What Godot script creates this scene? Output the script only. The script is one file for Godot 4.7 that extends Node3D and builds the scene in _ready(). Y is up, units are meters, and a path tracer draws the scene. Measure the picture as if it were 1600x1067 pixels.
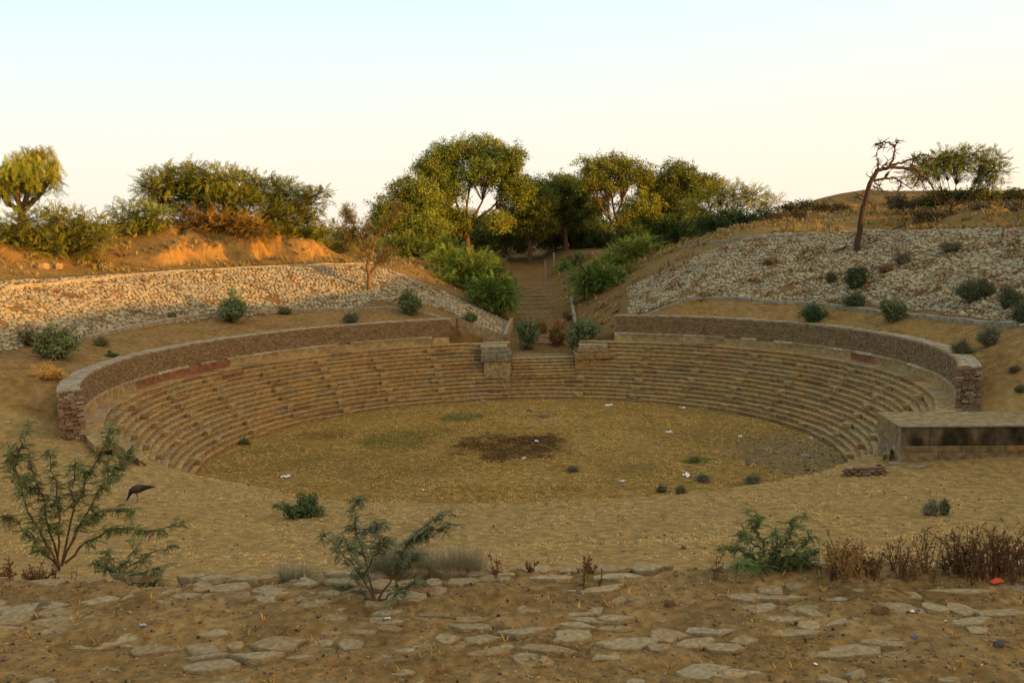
extends Node3D
# A stepped round tank (kund) seen from the bank above it: y up, metres, the viewer at x 0, z 0 looking towards -z.

const CX := 0.264
const CD := 51.1
const R0 := 16.92
const R1 := 21.42
const H1 := 3.76
const H2 := 5.61
const NT := 15
const RT := 20.6
var RISE := H1 / NT
var TREAD := (RT - R0) / (NT - 1)
var M := {}
var used := {}
var rng := RandomNumberGenerator.new()
var n1 := FastNoiseLite.new()
var n2 := FastNoiseLite.new()
var n3 := FastNoiseLite.new()
var T := {}

# ---------------------------------------------------------------- mesh collecting
class Soup:
	var v := PackedVector3Array()
	var n := PackedVector3Array()
	var c := PackedColorArray()
	func tri(a: Vector3, b: Vector3, d: Vector3, col: Color) -> void:
		var m := (b - a).cross(d - a).normalized()
		v.append(a); v.append(d); v.append(b)
		n.append(m); n.append(m); n.append(m)
		c.append(col); c.append(col); c.append(col)
	func quad(a: Vector3, b: Vector3, d: Vector3, e: Vector3, col: Color) -> void:
		tri(a, b, d, col); tri(a, d, e, col)
	func stri(a: Vector3, b: Vector3, d: Vector3, na: Vector3, nb: Vector3, nd: Vector3, ca: Color, cb: Color, cd: Color) -> void:
		v.append(a); v.append(d); v.append(b)
		n.append(na); n.append(nd); n.append(nb)
		c.append(ca); c.append(cd); c.append(cb)
	func put(t: Dictionary, xf: Transform3D, col: Color) -> void:
		var vv: PackedVector3Array = t.v
		v.append_array(xf * vv)
		var b := xf.basis.orthonormalized()
		n.append_array(Transform3D(b, Vector3.ZERO) * (t.n as PackedVector3Array))
		var cc := PackedColorArray(); cc.resize(vv.size()); cc.fill(col)
		c.append_array(cc)
	# a tube through points with a radius at each; elliptic when ry differs
	func tube(p: Array, r: Array, sides: int, col: Color, squash := 1.0, cols: Array = []) -> void:
		var rings := []
		var nors := []
		var up := Vector3(0.13, 0.2, 0.97).normalized()
		for i in p.size():
			var dir: Vector3 = (p[min(i + 1, p.size() - 1)] - p[max(i - 1, 0)]).normalized()
			var s := dir.cross(up)
			if s.length() < 0.05: s = dir.cross(Vector3.RIGHT)
			s = s.normalized()
			var u := s.cross(dir).normalized()
			up = u
			var ring := PackedVector3Array()
			var nr := PackedVector3Array()
			for k in sides:
				var a := TAU * k / sides
				var w := s * cos(a) + u * sin(a)
				ring.append(p[i] + s * (cos(a) * r[i]) + u * (sin(a) * r[i] * squash))
				nr.append(w)
			rings.append(ring); nors.append(nr)
		for i in p.size() - 1:
			var ca: Color = cols[i] if cols.size() > 0 else col
			var cb: Color = cols[i + 1] if cols.size() > 0 else col
			for k in sides:
				var k2 := (k + 1) % sides
				stri(rings[i][k], rings[i + 1][k], rings[i + 1][k2], nors[i][k], nors[i + 1][k], nors[i + 1][k2], ca, cb, cb)
				stri(rings[i][k], rings[i + 1][k2], rings[i][k2], nors[i][k], nors[i + 1][k2], nors[i][k2], ca, cb, ca)
		for e in [0, p.size() - 1]:
			for k in sides:
				var k2 := (k + 1) % sides
				var cc: Color = cols[e] if cols.size() > 0 else col
				if e == 0: tri(p[0], rings[0][k], rings[0][k2], cc)
				else: tri(p[e], rings[e][k2], rings[e][k], cc)
	func box(o: Vector3, x: Vector3, y: Vector3, z: Vector3, col: Color, ch := 0.0) -> void:
		# o is the low corner; x, y, z are the edges (right-handed)
		if ch <= 0.0:
			var p := [o, o + x, o + x + y, o + y, o + z, o + x + z, o + x + y + z, o + y + z]
			quad(p[4], p[5], p[6], p[7], col); quad(p[1], p[0], p[3], p[2], col)
			quad(p[5], p[1], p[2], p[6], col); quad(p[0], p[4], p[7], p[3], col)
			quad(p[7], p[6], p[2], p[3], col); quad(p[0], p[1], p[5], p[4], col)
			return
		var ex := x.normalized() * ch
		var ey := y.normalized() * ch
		var ez := z.normalized() * ch
		var c8 := []
		for i in 8:
			var q: Vector3 = o + (x if i & 1 else Vector3.ZERO) + (y if i & 2 else Vector3.ZERO) + (z if i & 4 else Vector3.ZERO)
			var sx := -ex if i & 1 else ex
			var sy := -ey if i & 2 else ey
			var sz := -ez if i & 4 else ez
			c8.append([q + sy + sz, q + sx + sz, q + sx + sy])   # on the x face, the y face, the z face
		var f := func(ids: Array, ax: int): quad(c8[ids[0]][ax], c8[ids[1]][ax], c8[ids[2]][ax], c8[ids[3]][ax], col)
		f.call([5, 1, 3, 7], 0); f.call([0, 4, 6, 2], 0)
		f.call([6, 7, 3, 2], 1); f.call([0, 1, 5, 4], 1)
		f.call([4, 5, 7, 6], 2); f.call([1, 0, 2, 3], 2)
		# edges along z (x face to y face), along y (x to z), along x (y to z)
		for e in [[0, 4, 0, 1, -1], [1, 5, 0, 1, 1], [2, 6, 0, 1, 1], [3, 7, 0, 1, -1], [0, 2, 0, 2, 1], [1, 3, 0, 2, -1], [4, 6, 0, 2, -1], [5, 7, 0, 2, 1], [0, 1, 1, 2, -1], [2, 3, 1, 2, 1], [4, 5, 1, 2, 1], [6, 7, 1, 2, -1]]:
			if e[4] > 0: quad(c8[e[0]][e[3]], c8[e[1]][e[3]], c8[e[1]][e[2]], c8[e[0]][e[2]], col)
			else: quad(c8[e[0]][e[2]], c8[e[1]][e[2]], c8[e[1]][e[3]], c8[e[0]][e[3]], col)
	func mesh() -> ArrayMesh:
		var a := []
		a.resize(Mesh.ARRAY_MAX)
		a[Mesh.ARRAY_VERTEX] = v; a[Mesh.ARRAY_NORMAL] = n; a[Mesh.ARRAY_COLOR] = c
		var m := ArrayMesh.new()
		m.add_surface_from_arrays(Mesh.PRIMITIVE_TRIANGLES, a)
		return m

func numbered(s: String) -> String:
	var k: int = used.get(s, 0)
	used[s] = k + 1
	return s if k == 0 else "%s_%03d" % [s, k]

func thing(called: String, label: String, category: String, at := Vector3.ZERO, group := "") -> Node3D:
	var o := Node3D.new()
	o.name = numbered(called)
	add_child(o)
	o.position = at
	tag(o, label, category, group)
	return o

func tag(o: Node3D, label: String, category: String, group := "", kind := "") -> void:
	if label: o.set_meta("label", label)
	if category: o.set_meta("category", category)
	if group: o.set_meta("group", group)
	if kind: o.set_meta("kind", kind)

func part(called: String, s: Soup, m: Material, parent: Node3D = null) -> MeshInstance3D:
	var o := MeshInstance3D.new()
	o.mesh = s.mesh()
	o.material_override = m
	if parent == null:
		o.name = numbered(called); add_child(o)
	else:
		o.name = called; parent.add_child(o, true)
	return o

func fuse(called: String, s: Soup, m: Material, label: String, category: String, group := "", at := Vector3.ZERO) -> MeshInstance3D:
	var o := part(called, s, m)
	o.position = at
	tag(o, label, category, group)
	return o

func scatter(called: String, t: Dictionary, xfs: Array, cols: Array, m: Material, label: String, category: String, parent: Node3D = null) -> MultiMeshInstance3D:
	var s := Soup.new()
	s.put(t, Transform3D.IDENTITY, Color.WHITE)
	var mm := MultiMesh.new()
	mm.transform_format = MultiMesh.TRANSFORM_3D
	mm.use_colors = true
	mm.mesh = s.mesh()
	mm.instance_count = xfs.size()
	for i in xfs.size():
		mm.set_instance_transform(i, xfs[i]); mm.set_instance_color(i, cols[i])
	var o := MultiMeshInstance3D.new()
	o.multimesh = mm
	o.material_override = m
	if parent == null:
		o.name = numbered(called); add_child(o)
		tag(o, label, category, "", "stuff")
	else:
		o.name = called; parent.add_child(o, true)
		o.set_meta("kind", "stuff")
	return o

# ---------------------------------------------------------------- ground shape
func ss(a: float, b: float, x: float) -> float:
	var t := clampf((x - a) / (b - a), 0.0, 1.0)
	return t * t * (3.0 - 2.0 * t)

func tab(p: PackedFloat32Array, q: PackedFloat32Array, x: float) -> float:
	if x <= p[0]: return q[0]
	for i in range(1, p.size()):
		if x <= p[i]: return lerpf(q[i - 1], q[i], (x - p[i - 1]) / (p[i] - p[i - 1]))
	return q[q.size() - 1]

var TLr := PackedFloat32Array([22.3, 27, 35, 38.5, 43, 50, 70, 120, 400])
var TLh := PackedFloat32Array([5.55, 6.3, 9.5, 9.65, 10.8, 13, 13.4, 13, 12])
var TRr := PackedFloat32Array([22.3, 25, 37, 42, 50, 70, 100, 400])
var TRh := PackedFloat32Array([5.55, 6.6, 11.3, 11.6, 12.6, 13.4, 16, 14])
var TSr := PackedFloat32Array([22.3, 25, 37, 45, 60, 100, 400])
var TSh := PackedFloat32Array([5.55, 6.6, 11.8, 15.2, 16.2, 16.5, 14])
var TBr := PackedFloat32Array([22.3, 25, 35, 40, 60, 100, 400])
var TBh := PackedFloat32Array([5.3, 5.8, 9.3, 9.5, 9.2, 9.2, 9])
var TEr := PackedFloat32Array([16.9, 21, 22.4, 27, 35, 45, 80])
var TEh := PackedFloat32Array([1.4, 3.45, 3.75, 4.8, 8.2, 10.6, 13])
var TFr := PackedFloat32Array([-60, 0, 4.35, 4.7, 5.6, 10, 16, 22, 27, 33, 38, 42])
var TFh := PackedFloat32Array([11.5, 10.4, 10.4, 10.1, 9.35, 7.4, 5.25, 4.0, 3.0, 2.4, 2.0, 1.8])
var TCr := PackedFloat32Array([60, 74, 90, 120, 150, 200])
var TCh := PackedFloat32Array([2.6, 2.72, 4.0, 6.0, 8.2, 9])

func base_height(x: float, d: float) -> float:
	var rx := x - CX
	var rd := d - CD
	var r := sqrt(rx * rx + rd * rd)
	var ph := rad_to_deg(atan2(rx, rd))
	var a := absf(ph)
	var hp := tab(TLr, TLh, r) if ph < 0.0 else tab(TRr, TRh, r)
	if ph > 70.0: hp += maxf(0.0, tab(TSr, TSh, r) - hp) * ss(72.0, 86.0, ph)  # right bank lifted further, mostly out of view, so that it shades the slopes
	var b := 1.0 - ss(13.0, 30.0, a)
	hp += (tab(TBr, TBh, r) - hp) * b
	if rd > 0.0 and r > 18.0:
		var w := absf(x - 2.4)
		var hc := tab(TCr, TCh, d) + maxf(0.0, w - 2.3) * 0.5
		if hc - hp < 4.0:
			hp = -log(exp(-hp / 0.35) + exp(-hc / 0.35)) * 0.35
	hp += (tab(TEr, TEh, r) - hp) * ss(104.0, 117.0, a)
	var hf := tab(TFr, TFh, d) + 0.12 * maxf(0.0, -x - 8.0) * ss(4.0, 14.0, d)
	hf += maxf(0.0, 16.6 - hf) * maxf(ss(24.0, 46.0, x), ss(14.0, 34.0, x * 0.906 - d * 0.42))  # unseen rise behind and to the right, shaped to shade tank and ledge
	var h := hf + (hp - hf) * ss(35.0, 42.5, d)
	if r < 22.1:
		var lo := 118.0 if ph < 0.0 else 122.0
		var outer := ss(19.8, 21.2, r)
		var q := ss(lo - 2.5 * outer, lo + 5.0 - 5.0 * outer, a) * ss(16.6, 17.5, r)
		h *= maxf(q, ss(21.75, 22.1, r))
	return h

func ground(x: float, z: float) -> float:
	var d := -z
	var de := d
	if d > 3.3 and d < 9.0: de += (0.30 * n1.get_noise_2d(x * 9.0, 3.0) + 0.10 * n2.get_noise_2d(x * 40.0, 9.0)) * ss(3.3, 4.1, d) * (1.0 - ss(5.5, 9.0, d))
	var h := base_height(x, de)
	var r := sqrt((x - CX) * (x - CX) + (d - CD) * (d - CD))
	var far := ss(24.0, 48.0, r)
	if d < 5.2 and absf(x) < 6.0:
		var k := 1.0 - ss(4.2, 5.2, d)
		return h + k * (0.035 * n1.get_noise_2d(x * 22.0, d * 30.0) + 0.016 * n2.get_noise_2d(x * 85.0, d * 110.0) + 0.007 * n1.get_noise_2d(x * 300.0, d * 300.0)) - 0.008 * x * k
	if r < 22.2 and base_is_seat(x, d, r): return h + (0.05 * n1.get_noise_2d(x * 4.0, d * 4.0) if r < R0 + 0.2 else 0.0)
	if x > 15.5 and x < 27.5 and d > 37.8 and d < 41.2: h -= 0.5 * ss(15.5, 16.1, x) * ss(37.8, 38.4, d) * (1.0 - ss(40.6, 41.2, d))
	var big := n2.get_noise_2d(x * 0.9, d * 0.9)
	var rougher := 0.45 + 0.55 * ss(41.0, 44.0, d)
	h += (0.10 * n1.get_noise_2d(x * 5.0, d * 5.0) + 0.04 * n2.get_noise_2d(x * 16.0, d * 16.0)) * rougher
	h += far * 1.1 * big * ss(37.0, 48.0, r) * (0.12 + 0.88 * ss(7.0, 24.0, absf(x - 4.0)))
	# eroded gullies in the earth mounds behind the banks
	# a bare cut face in the left mound
	var rc := r + 1.6 * n3.get_noise_2d(x * 2.5, d * 2.5)
	var pc := rad_to_deg(atan2(x - CX, d - CD))
	h += 1.5 * ss(40.6, 41.5, rc) * (1.0 - ss(44.0, 52.0, r)) * ss(-50.0, -42.0, pc) * (1.0 - ss(-26.0, -22.0, pc))
	var g := absf(n3.get_noise_2d(x * 1.7, d * 1.7))
	h -= ss(38.0, 46.0, r) * ss(30.0, 60.0, d) * ss(7.0, 18.0, absf(x - 4.0)) * (0.9 * (1.0 - ss(0.0, 0.12, g)))
	return h

func base_is_seat(x: float, d: float, r: float) -> bool:
	var ph := rad_to_deg(atan2(x - CX, d - CD))
	return r < 16.9 or (ph > -118.0 and ph < 122.0)

func on(x: float, z: float, sink := 0.0) -> Vector3:
	return Vector3(x, ground(x, z) - sink, z)

func pol(r: float, deg: float, y: float) -> Vector3:
	var a := deg_to_rad(deg)
	return Vector3(CX + r * sin(a), y, -(CD + r * cos(a)))

func normal_at(x: float, z: float, e := 0.4) -> Vector3:
	return Vector3(ground(x - e, z) - ground(x + e, z), 2.0 * e, ground(x, z - e) - ground(x, z + e)).normalized()

# ---------------------------------------------------------------- materials
func noise_tex(seed_: int, freq: float, lo: float, hi: float, octaves := 4, as_normal := false, bump := 4.0, kind := FastNoiseLite.TYPE_SIMPLEX_SMOOTH) -> NoiseTexture2D:
	var f := FastNoiseLite.new()
	f.seed = seed_; f.frequency = freq; f.fractal_octaves = octaves; f.noise_type = kind
	var t := NoiseTexture2D.new()
	t.width = 512; t.height = 512; t.seamless = true; t.noise = f
	if as_normal:
		t.as_normal_map = true; t.bump_strength = bump
	else:
		var g := Gradient.new()
		g.set_color(0, Color(lo, lo, lo)); g.set_color(1, Color(hi, hi, hi))
		t.color_ramp = g
	return t

func mat(rough: float, tex: Texture2D = null, scale_ := 1.0, nrm: Texture2D = null, nscale := 1.0, world := true) -> StandardMaterial3D:
	var m := StandardMaterial3D.new()
	m.vertex_color_use_as_albedo = true
	m.roughness = rough
	m.metallic_specular = 0.25
	m.cull_mode = BaseMaterial3D.CULL_DISABLED
	if tex or nrm:
		m.uv1_triplanar = true
		m.uv1_world_triplanar = world
		m.uv1_scale = Vector3.ONE * scale_
	if tex: m.albedo_texture = tex
	if nrm:
		m.normal_enabled = true; m.normal_texture = nrm; m.normal_scale = nscale
	return m

func make_materials() -> void:
	var fine := noise_tex(3, 0.03, 0.66, 1.0, 5)
	var blot := noise_tex(8, 0.02, 0.62, 1.0, 6)
	var patchy := noise_tex(14, 0.03, 0.68, 1.0, 6)
	var rough_n := noise_tex(5, 0.04, 0, 1, 5, true, 8.0)
	M.soil = mat(0.95, fine, 0.9, rough_n, 1.0)
	M.soil.metallic_specular = 0.1
	M.soil.detail_enabled = true
	M.soil.detail_albedo = patchy
	M.soil.detail_blend_mode = BaseMaterial3D.BLEND_MODE_MUL
	M.soil.detail_uv_layer = BaseMaterial3D.DETAIL_UV_2
	M.soil.uv2_triplanar = true
	M.soil.uv2_world_triplanar = true
	M.soil.uv2_scale = Vector3.ONE * 0.13
	M.stone = mat(0.9, blot, 0.23, rough_n, 0.5)
	# stone with long dark run-down stains
	M.stain = mat(0.88, noise_tex(31, 0.012, 0.34, 0.85, 6), 0.3, rough_n, 0.4)
	M.stain.uv1_scale = Vector3(0.13, 0.06, 0.13)
	(M.stain.albedo_texture as NoiseTexture2D).color_ramp.offsets = PackedFloat32Array([0.25, 0.75])
	M.brick = mat(0.92, fine, 2.0, rough_n, 0.8)
	M.riprap = mat(0.9, fine, 1.4, rough_n, 0.8)
	M.flag = mat(0.9, noise_tex(21, 0.02, 0.7, 1.0, 5), 2.5, noise_tex(23, 0.05, 0, 1, 5, true, 7.0), 0.8)
	M.bark = mat(0.92, noise_tex(11, 0.05, 0.55, 1.0, 4), 2.0, rough_n, 1.0)
	M.leaf = mat(0.75)
	M.leaf.backlight_enabled = true
	M.leaf.backlight = Color(0.22, 0.22, 0.06)
	M.straw = mat(0.85)
	M.straw.backlight_enabled = true
	M.straw.backlight = Color(0.12, 0.09, 0.04)
	M.paper = mat(0.6)
	M.feather = mat(0.55)

# ---------------------------------------------------------------- small templates
func leaf_template(count: int, spread: Vector3, ln: float, wd: float, whole := false) -> Dictionary:
	var s := Soup.new()
	for i in count:
		var p := Vector3(rng.randfn(0, 0.42), rng.randfn(0, 0.42), rng.randfn(0, 0.42)).limit_length(1.0) * spread
		var d := Vector3(rng.randf_range(-1, 1), rng.randf_range(-0.7, 0.5), rng.randf_range(-1, 1)).normalized()
		var w := d.cross(Vector3(rng.randf_range(-1, 1), rng.randf_range(-0.2, 1), rng.randf_range(-1, 1))).normalized()
		var l := ln * rng.randf_range(0.7, 1.3)
		var a := p - d * l * 0.5
		var b := p + d * l * 0.5
		if whole: s.quad(a, p + w * wd * 0.5, b, p - w * wd * 0.5, Color.WHITE)
		else: s.tri(a, p + w * wd * 0.7 + d * l * 0.1, b - w * wd * 0.3, Color.WHITE)
	return {"v": s.v, "n": s.n}

func spray_template(count: int, ln: float, leaf: float, wd: float) -> Dictionary:
	# a feathery arching twig along +x with narrow leaflets on both sides
	var s := Soup.new()
	var last := Vector3.ZERO
	for i in count:
		var t := (i + 0.5) / count
		var p := Vector3(t * ln, -0.25 * ln * t * t, 0)
		if i % 4 == 3:
			s.tri(last - Vector3(0, 0.006, 0), p, last + Vector3(0, 0.006, 0), Color.WHITE); last = p
		var side := -1.0 if i % 2 else 1.0
		var d := Vector3(0.5, rng.randf_range(-0.5, 0.45), side * rng.randf_range(0.5, 1.0)).normalized()
		var w := d.cross(Vector3(0, 1, 0.3)).normalized()
		var l := leaf * rng.randf_range(0.6, 1.2)
		s.tri(p - d * l * 0.1, p + d * l * 0.6 + w * wd * 0.6, p + d * l - w * wd * 0.4, Color.WHITE)
	return {"v": s.v, "n": s.n}

func pinnate_template(pairs: int, ln: float, leaf: float, wd: float) -> Dictionary:
	var s := Soup.new()
	for i in pairs:
		var t := (i + 1.0) / pairs
		var p := Vector3(t * ln, -0.25 * ln * t * t, 0)
		if i > 0:
			var q := Vector3((t - 1.0 / pairs) * ln, -0.25 * ln * (t - 1.0 / pairs) * (t - 1.0 / pairs), 0)
			s.tri(q + Vector3(0, 0.0008, 0.0006), q - Vector3(0, 0.0008, 0.0006), p, Color.WHITE)
		for side in [-1.0, 1.0]:
			var d := Vector3(0.35, -0.35, side).normalized()
			var w := Vector3(1, 0.1, 0)
			var l := leaf * rng.randf_range(0.85, 1.1)
			s.quad(p, p + d * l * 0.5 + w * wd * 0.5, p + d * l, p + d * l * 0.5 - w * wd * 0.5, Color.WHITE)
	return {"v": s.v, "n": s.n}

func grass_template(blades: int, h: float, spread: float, wd: float) -> Dictionary:
	var s := Soup.new()
	for i in blades:
		var a := rng.randf() * TAU
		var o := Vector3(cos(a), 0, sin(a)) * spread * 0.3 * rng.randf()
		var l := h * rng.randf_range(0.5, 1.1)
		var lean := Vector3(cos(a), 0, sin(a)) * spread * rng.randf_range(0.2, 1.0)
		var w := Vector3(-sin(a), 0, cos(a)) * wd
		var m := o + lean * 0.35 + Vector3(0, l * 0.6, 0)
		var e := o + lean + Vector3(0, l, 0)
		s.quad(o - w, o + w, m + w * 0.7, m - w * 0.7, Color.WHITE)
		s.tri(m - w * 0.7, m + w * 0.7, e, Color.WHITE)
	return {"v": s.v, "n": s.n}

func rock_template(flat: float, irregular: float, sides := 7) -> Dictionary:
	# a broken stone of about unit width: an uneven polygon with a bevelled top
	var s := Soup.new()
	var lowr := []
	var mid := []
	var top := []
	var inset := 0.0 if flat < 0.9 else 0.17
	var el := rng.randf_range(0.65, 1.0)
	for k in sides:
		var a := TAU * (k + rng.randf_range(-0.3, 0.3)) / sides
		var r := 0.5 * rng.randf_range(1.0 - irregular, 1.0 + irregular * 0.4)
		var p := Vector3(cos(a) * r, 0, sin(a) * r * el)
		lowr.append(p * 0.9 + Vector3(0, -flat * 0.5, 0))
		mid.append(p + Vector3(0, flat * (rng.randf_range(0.12, 0.3) if inset == 0.0 else 0.40), 0))
		top.append(p * (rng.randf_range(0.66, 0.86) + inset) + Vector3(0, flat * (rng.randf_range(0.38, 0.55) if inset == 0.0 else rng.randf_range(0.46, 0.52)), 0))
	var c0 := Vector3(0, flat * 0.5, 0)
	for k in sides:
		var j := (k + 1) % sides
		s.quad(lowr[j], lowr[k], mid[k], mid[j], Color.WHITE)
		s.quad(mid[j], mid[k], top[k], top[j], Color.WHITE)
		s.tri(c0, top[j], top[k], Color.WHITE)
	return {"v": s.v, "n": s.n}

func jit(c: Color, k: float) -> Color:
	var f := 1.0 + rng.randf_range(-k, k)
	return Color(clampf(c.r * f * (1 + rng.randf_range(-k, k) * 0.25), 0, 1), clampf(c.g * f, 0, 1), clampf(c.b * f * (1 + rng.randf_range(-k, k) * 0.3), 0, 1))

func turn(s := 1.0) -> Basis:
	return Basis(Vector3(rng.randf_range(-1, 1), rng.randf_range(-1, 1), rng.randf_range(-1, 1)).normalized(), rng.randf() * TAU).scaled(Vector3.ONE * s)

# ---------------------------------------------------------------- sky, terrain
func make_sky() -> Sky:
	# clear evening air: warm cream at the horizon (warmer towards the sun's side), pale cyan above, blue overhead
	var im := Image.create(256, 256, false, Image.FORMAT_RGBF)
	var stops := [[-90.0, Color(0.14, 0.10, 0.06)], [-1.0, Color(0.40, 0.30, 0.19)], [0, Color(0.588, 0.524, 0.429)], [3, Color(0.579, 0.556, 0.471)], [6, Color(0.559, 0.576, 0.518)], [9.5, Color(0.512, 0.579, 0.576)], [13.5, Color(0.459, 0.576, 0.612)], [35, Color(0.494, 0.600, 0.635)], [90, Color(0.459, 0.571, 0.635)]]
	for y in 256:
		var e := 90.0 - (y + 0.5) * 180.0 / 256.0
		var c: Color = stops[0][1]
		for i in range(1, stops.size()):
			if e <= stops[i][0]:
				c = (stops[i - 1][1] as Color).lerp(stops[i][1], clampf((e - stops[i - 1][0]) / (stops[i][0] - stops[i - 1][0]), 0, 1)); break
		for x in 256:
			var az := (x + 0.5) / 256.0 * TAU
			var warm := 0.5 + 0.5 * cos(az - 2.0)
			var k := warm * (1.0 - ss(2.0, 45.0, absf(e)))
			# the bright air around the low sun
			var er := deg_to_rad(e)
			var cosang := cos(er) * cos(deg_to_rad(6.5)) * cos(az - 2.007) + sin(er) * sin(deg_to_rad(6.5))
			var ang := acos(clampf(cosang, -1, 1))
			var halo := exp(-ang * ang / 0.55) if e > -1.0 else 0.0
			im.set_pixel(x, y, Color(c.r * (1 + 0.14 * k) + 1.5 * halo, c.g * (1 - 0.015 * k) + 0.85 * halo, c.b * (1 - 0.13 * k) + 0.25 * halo))
	var pm := PanoramaSkyMaterial.new()
	pm.panorama = ImageTexture.create_from_image(im)
	var s := Sky.new()
	s.sky_material = pm
	return s

func axis(first: float, runs: Array) -> PackedFloat32Array:
	var o := PackedFloat32Array()
	var p := first
	for r in runs:
		var count := int(ceil((r[0] - p) / r[1]))
		for i in count: o.append(lerpf(p, r[0], float(i) / count))
		p = r[0]
	o.append(p)
	return o

var patches := []   # [x, z, rx, rz, colour, strength]: burnt straw, green weeds, bare gravel

func soil_colour(x: float, d: float, h: float, steep: float) -> Color:
	var r := sqrt((x - CX) * (x - CX) + (d - CD) * (d - CD))
	var a := n1.get_noise_2d(x * 2.2 + 40.0, d * 2.2)
	var b := n2.get_noise_2d(x * 9.0, d * 9.0 + 70.0)
	var f := n1.get_noise_2d(x * 34.0, d * 34.0)
	var bare := Color(0.33, 0.225, 0.105)
	var straw := Color(0.36, 0.235, 0.075)
	var dark := Color(0.22, 0.14, 0.06)
	var c := bare.lerp(straw, clampf(0.5 + a * 1.1 + b * 0.7, 0, 1))
	c = c.lerp(dark, clampf(-0.1 + b * 0.9 + f * 0.6, 0, 0.75))
	if r < 17.2 and d > 30.0:
		c = c.lerp(Color(0.30, 0.22, 0.08), 0.6)
		c = c.lerp(Color(0.21, 0.15, 0.05), clampf(f * 1.1 + b * 1.0 - 0.05, 0, 0.75))
	elif d < 5.4:
		c = Color(0.295, 0.215, 0.115).lerp(Color(0.265, 0.18, 0.085), clampf(0.3 + n1.get_noise_2d(x * 40.0, d * 60.0) * 1.6, 0, 1))
		c = c.lerp(Color(0.14, 0.085, 0.035), clampf(n2.get_noise_2d(x * 150.0, d * 190.0) * 1.1 - 0.15, 0, 0.55))
	elif r < 22.0 or d < 42.0:
		c = c.lerp(Color(0.40, 0.305, 0.16), 0.74)
		c = c.lerp(Color(0.26, 0.19, 0.09), clampf(f * 1.0 + b * 0.4, 0, 0.45))
	elif r > 38.0:
		var ochre := Color(0.40, 0.255, 0.10)
		var grass := Color(0.20, 0.15, 0.055)
		c = c.lerp(Color(0.27, 0.185, 0.08), 0.6).lerp(ochre, ss(0.8, 1.3, steep + 0.3 * a)) if x < -4.0 else c.lerp(Color(0.25, 0.185, 0.095), 0.75)
		c = c.lerp(grass, clampf(0.15 + a * 1.4 - (0.6 if steep > 0.9 else 0.0), 0, 0.7))
	elif r > (27.0 if x < 0.0 else 25.0):
		c = Color(0.22, 0.16, 0.09)
	else:
		c = c.lerp(Color(0.29, 0.205, 0.11), 0.6).lerp(Color(0.18, 0.12, 0.06), clampf(b * 0.9 + f * 0.8, 0, 0.6))
	if d > 70.0 and d < 175.0 and absf(x - 2.4) < 14.0:
		var inch := 1.0 - ss(3.0, 14.0, absf(x - 2.4) - (d - 74.0) * 0.05)
		c = c.lerp(Color(0.17, 0.125, 0.06).lerp(Color(0.24, 0.15, 0.07), clampf(0.5 + b * 1.5, 0, 1)), inch * 0.9)
	for p in patches:
		var dx: float = (x - p[0]) / p[2]
		var dz: float = (-d - p[1]) / p[3]
		var q := dx * dx + dz * dz
		if q < 2.2:
			var w: float = (1.0 - ss(0.45, 1.25, q + 0.9 * b + 0.7 * f)) * p[5]
			c = c.lerp(p[4], w)
	return Color(c.r * 1.45, c.g * 1.22, c.b * 0.9)

func terrain() -> void:
	var xa := axis(-900.0, [[-330.0, 95.0], [-130.0, 33.0], [-60.0, 3.5], [-33.0, 0.9], [-6.0, 0.33], [-2.7, 0.15], [2.7, 0.045], [6.0, 0.15], [33.0, 0.33], [60.0, 0.9], [130.0, 3.5], [330.0, 33.0], [900.0, 95.0]])
	var da := axis(-150.0, [[-12.0, 12.0], [2.6, 0.9], [4.9, 0.03], [9.0, 0.2], [80.0, 0.33], [125.0, 0.9], [230.0, 4.0], [500.0, 30.0], [1800.0, 140.0]])
	var nx := xa.size()
	var nd := da.size()
	var v := PackedVector3Array(); v.resize(nx * nd)
	var nn := PackedVector3Array(); nn.resize(nx * nd)
	var cc := PackedColorArray(); cc.resize(nx * nd)
	var hh := PackedFloat32Array(); hh.resize(nx * nd)
	for j in nd:
		for i in nx:
			var h := ground(xa[i], -da[j])
			hh[j * nx + i] = h
			v[j * nx + i] = Vector3(xa[i], h, -da[j])
	for j in nd:
		var j0: int = max(j - 1, 0)
		var j1: int = min(j + 1, nd - 1)
		for i in nx:
			var i0: int = max(i - 1, 0)
			var i1: int = min(i + 1, nx - 1)
			var k := j * nx + i
			var gx := (hh[j * nx + i1] - hh[j * nx + i0]) / (xa[i1] - xa[i0])
			var gd := (hh[j1 * nx + i] - hh[j0 * nx + i]) / (da[j1] - da[j0])
			nn[k] = Vector3(-gx, 1.0, gd).normalized()
			cc[k] = soil_colour(xa[i], da[j], hh[k], sqrt(gx * gx + gd * gd))
	var ix := PackedInt32Array(); ix.resize((nx - 1) * (nd - 1) * 6)
	var q := 0
	for j in nd - 1:
		for i in nx - 1:
			var k := j * nx + i
			ix[q] = k; ix[q + 1] = k + nx; ix[q + 2] = k + 1
			ix[q + 3] = k + 1; ix[q + 4] = k + nx; ix[q + 5] = k + nx + 1
			q += 6
	var a := []
	a.resize(Mesh.ARRAY_MAX)
	a[Mesh.ARRAY_VERTEX] = v; a[Mesh.ARRAY_NORMAL] = nn; a[Mesh.ARRAY_COLOR] = cc; a[Mesh.ARRAY_INDEX] = ix
	var m := ArrayMesh.new()
	m.add_surface_from_arrays(Mesh.PRIMITIVE_TRIANGLES, a)
	var o := MeshInstance3D.new()
	o.name = "ground"
	o.mesh = m
	o.material_override = M.soil
	add_child(o)
	o.set_meta("kind", "structure")

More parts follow.
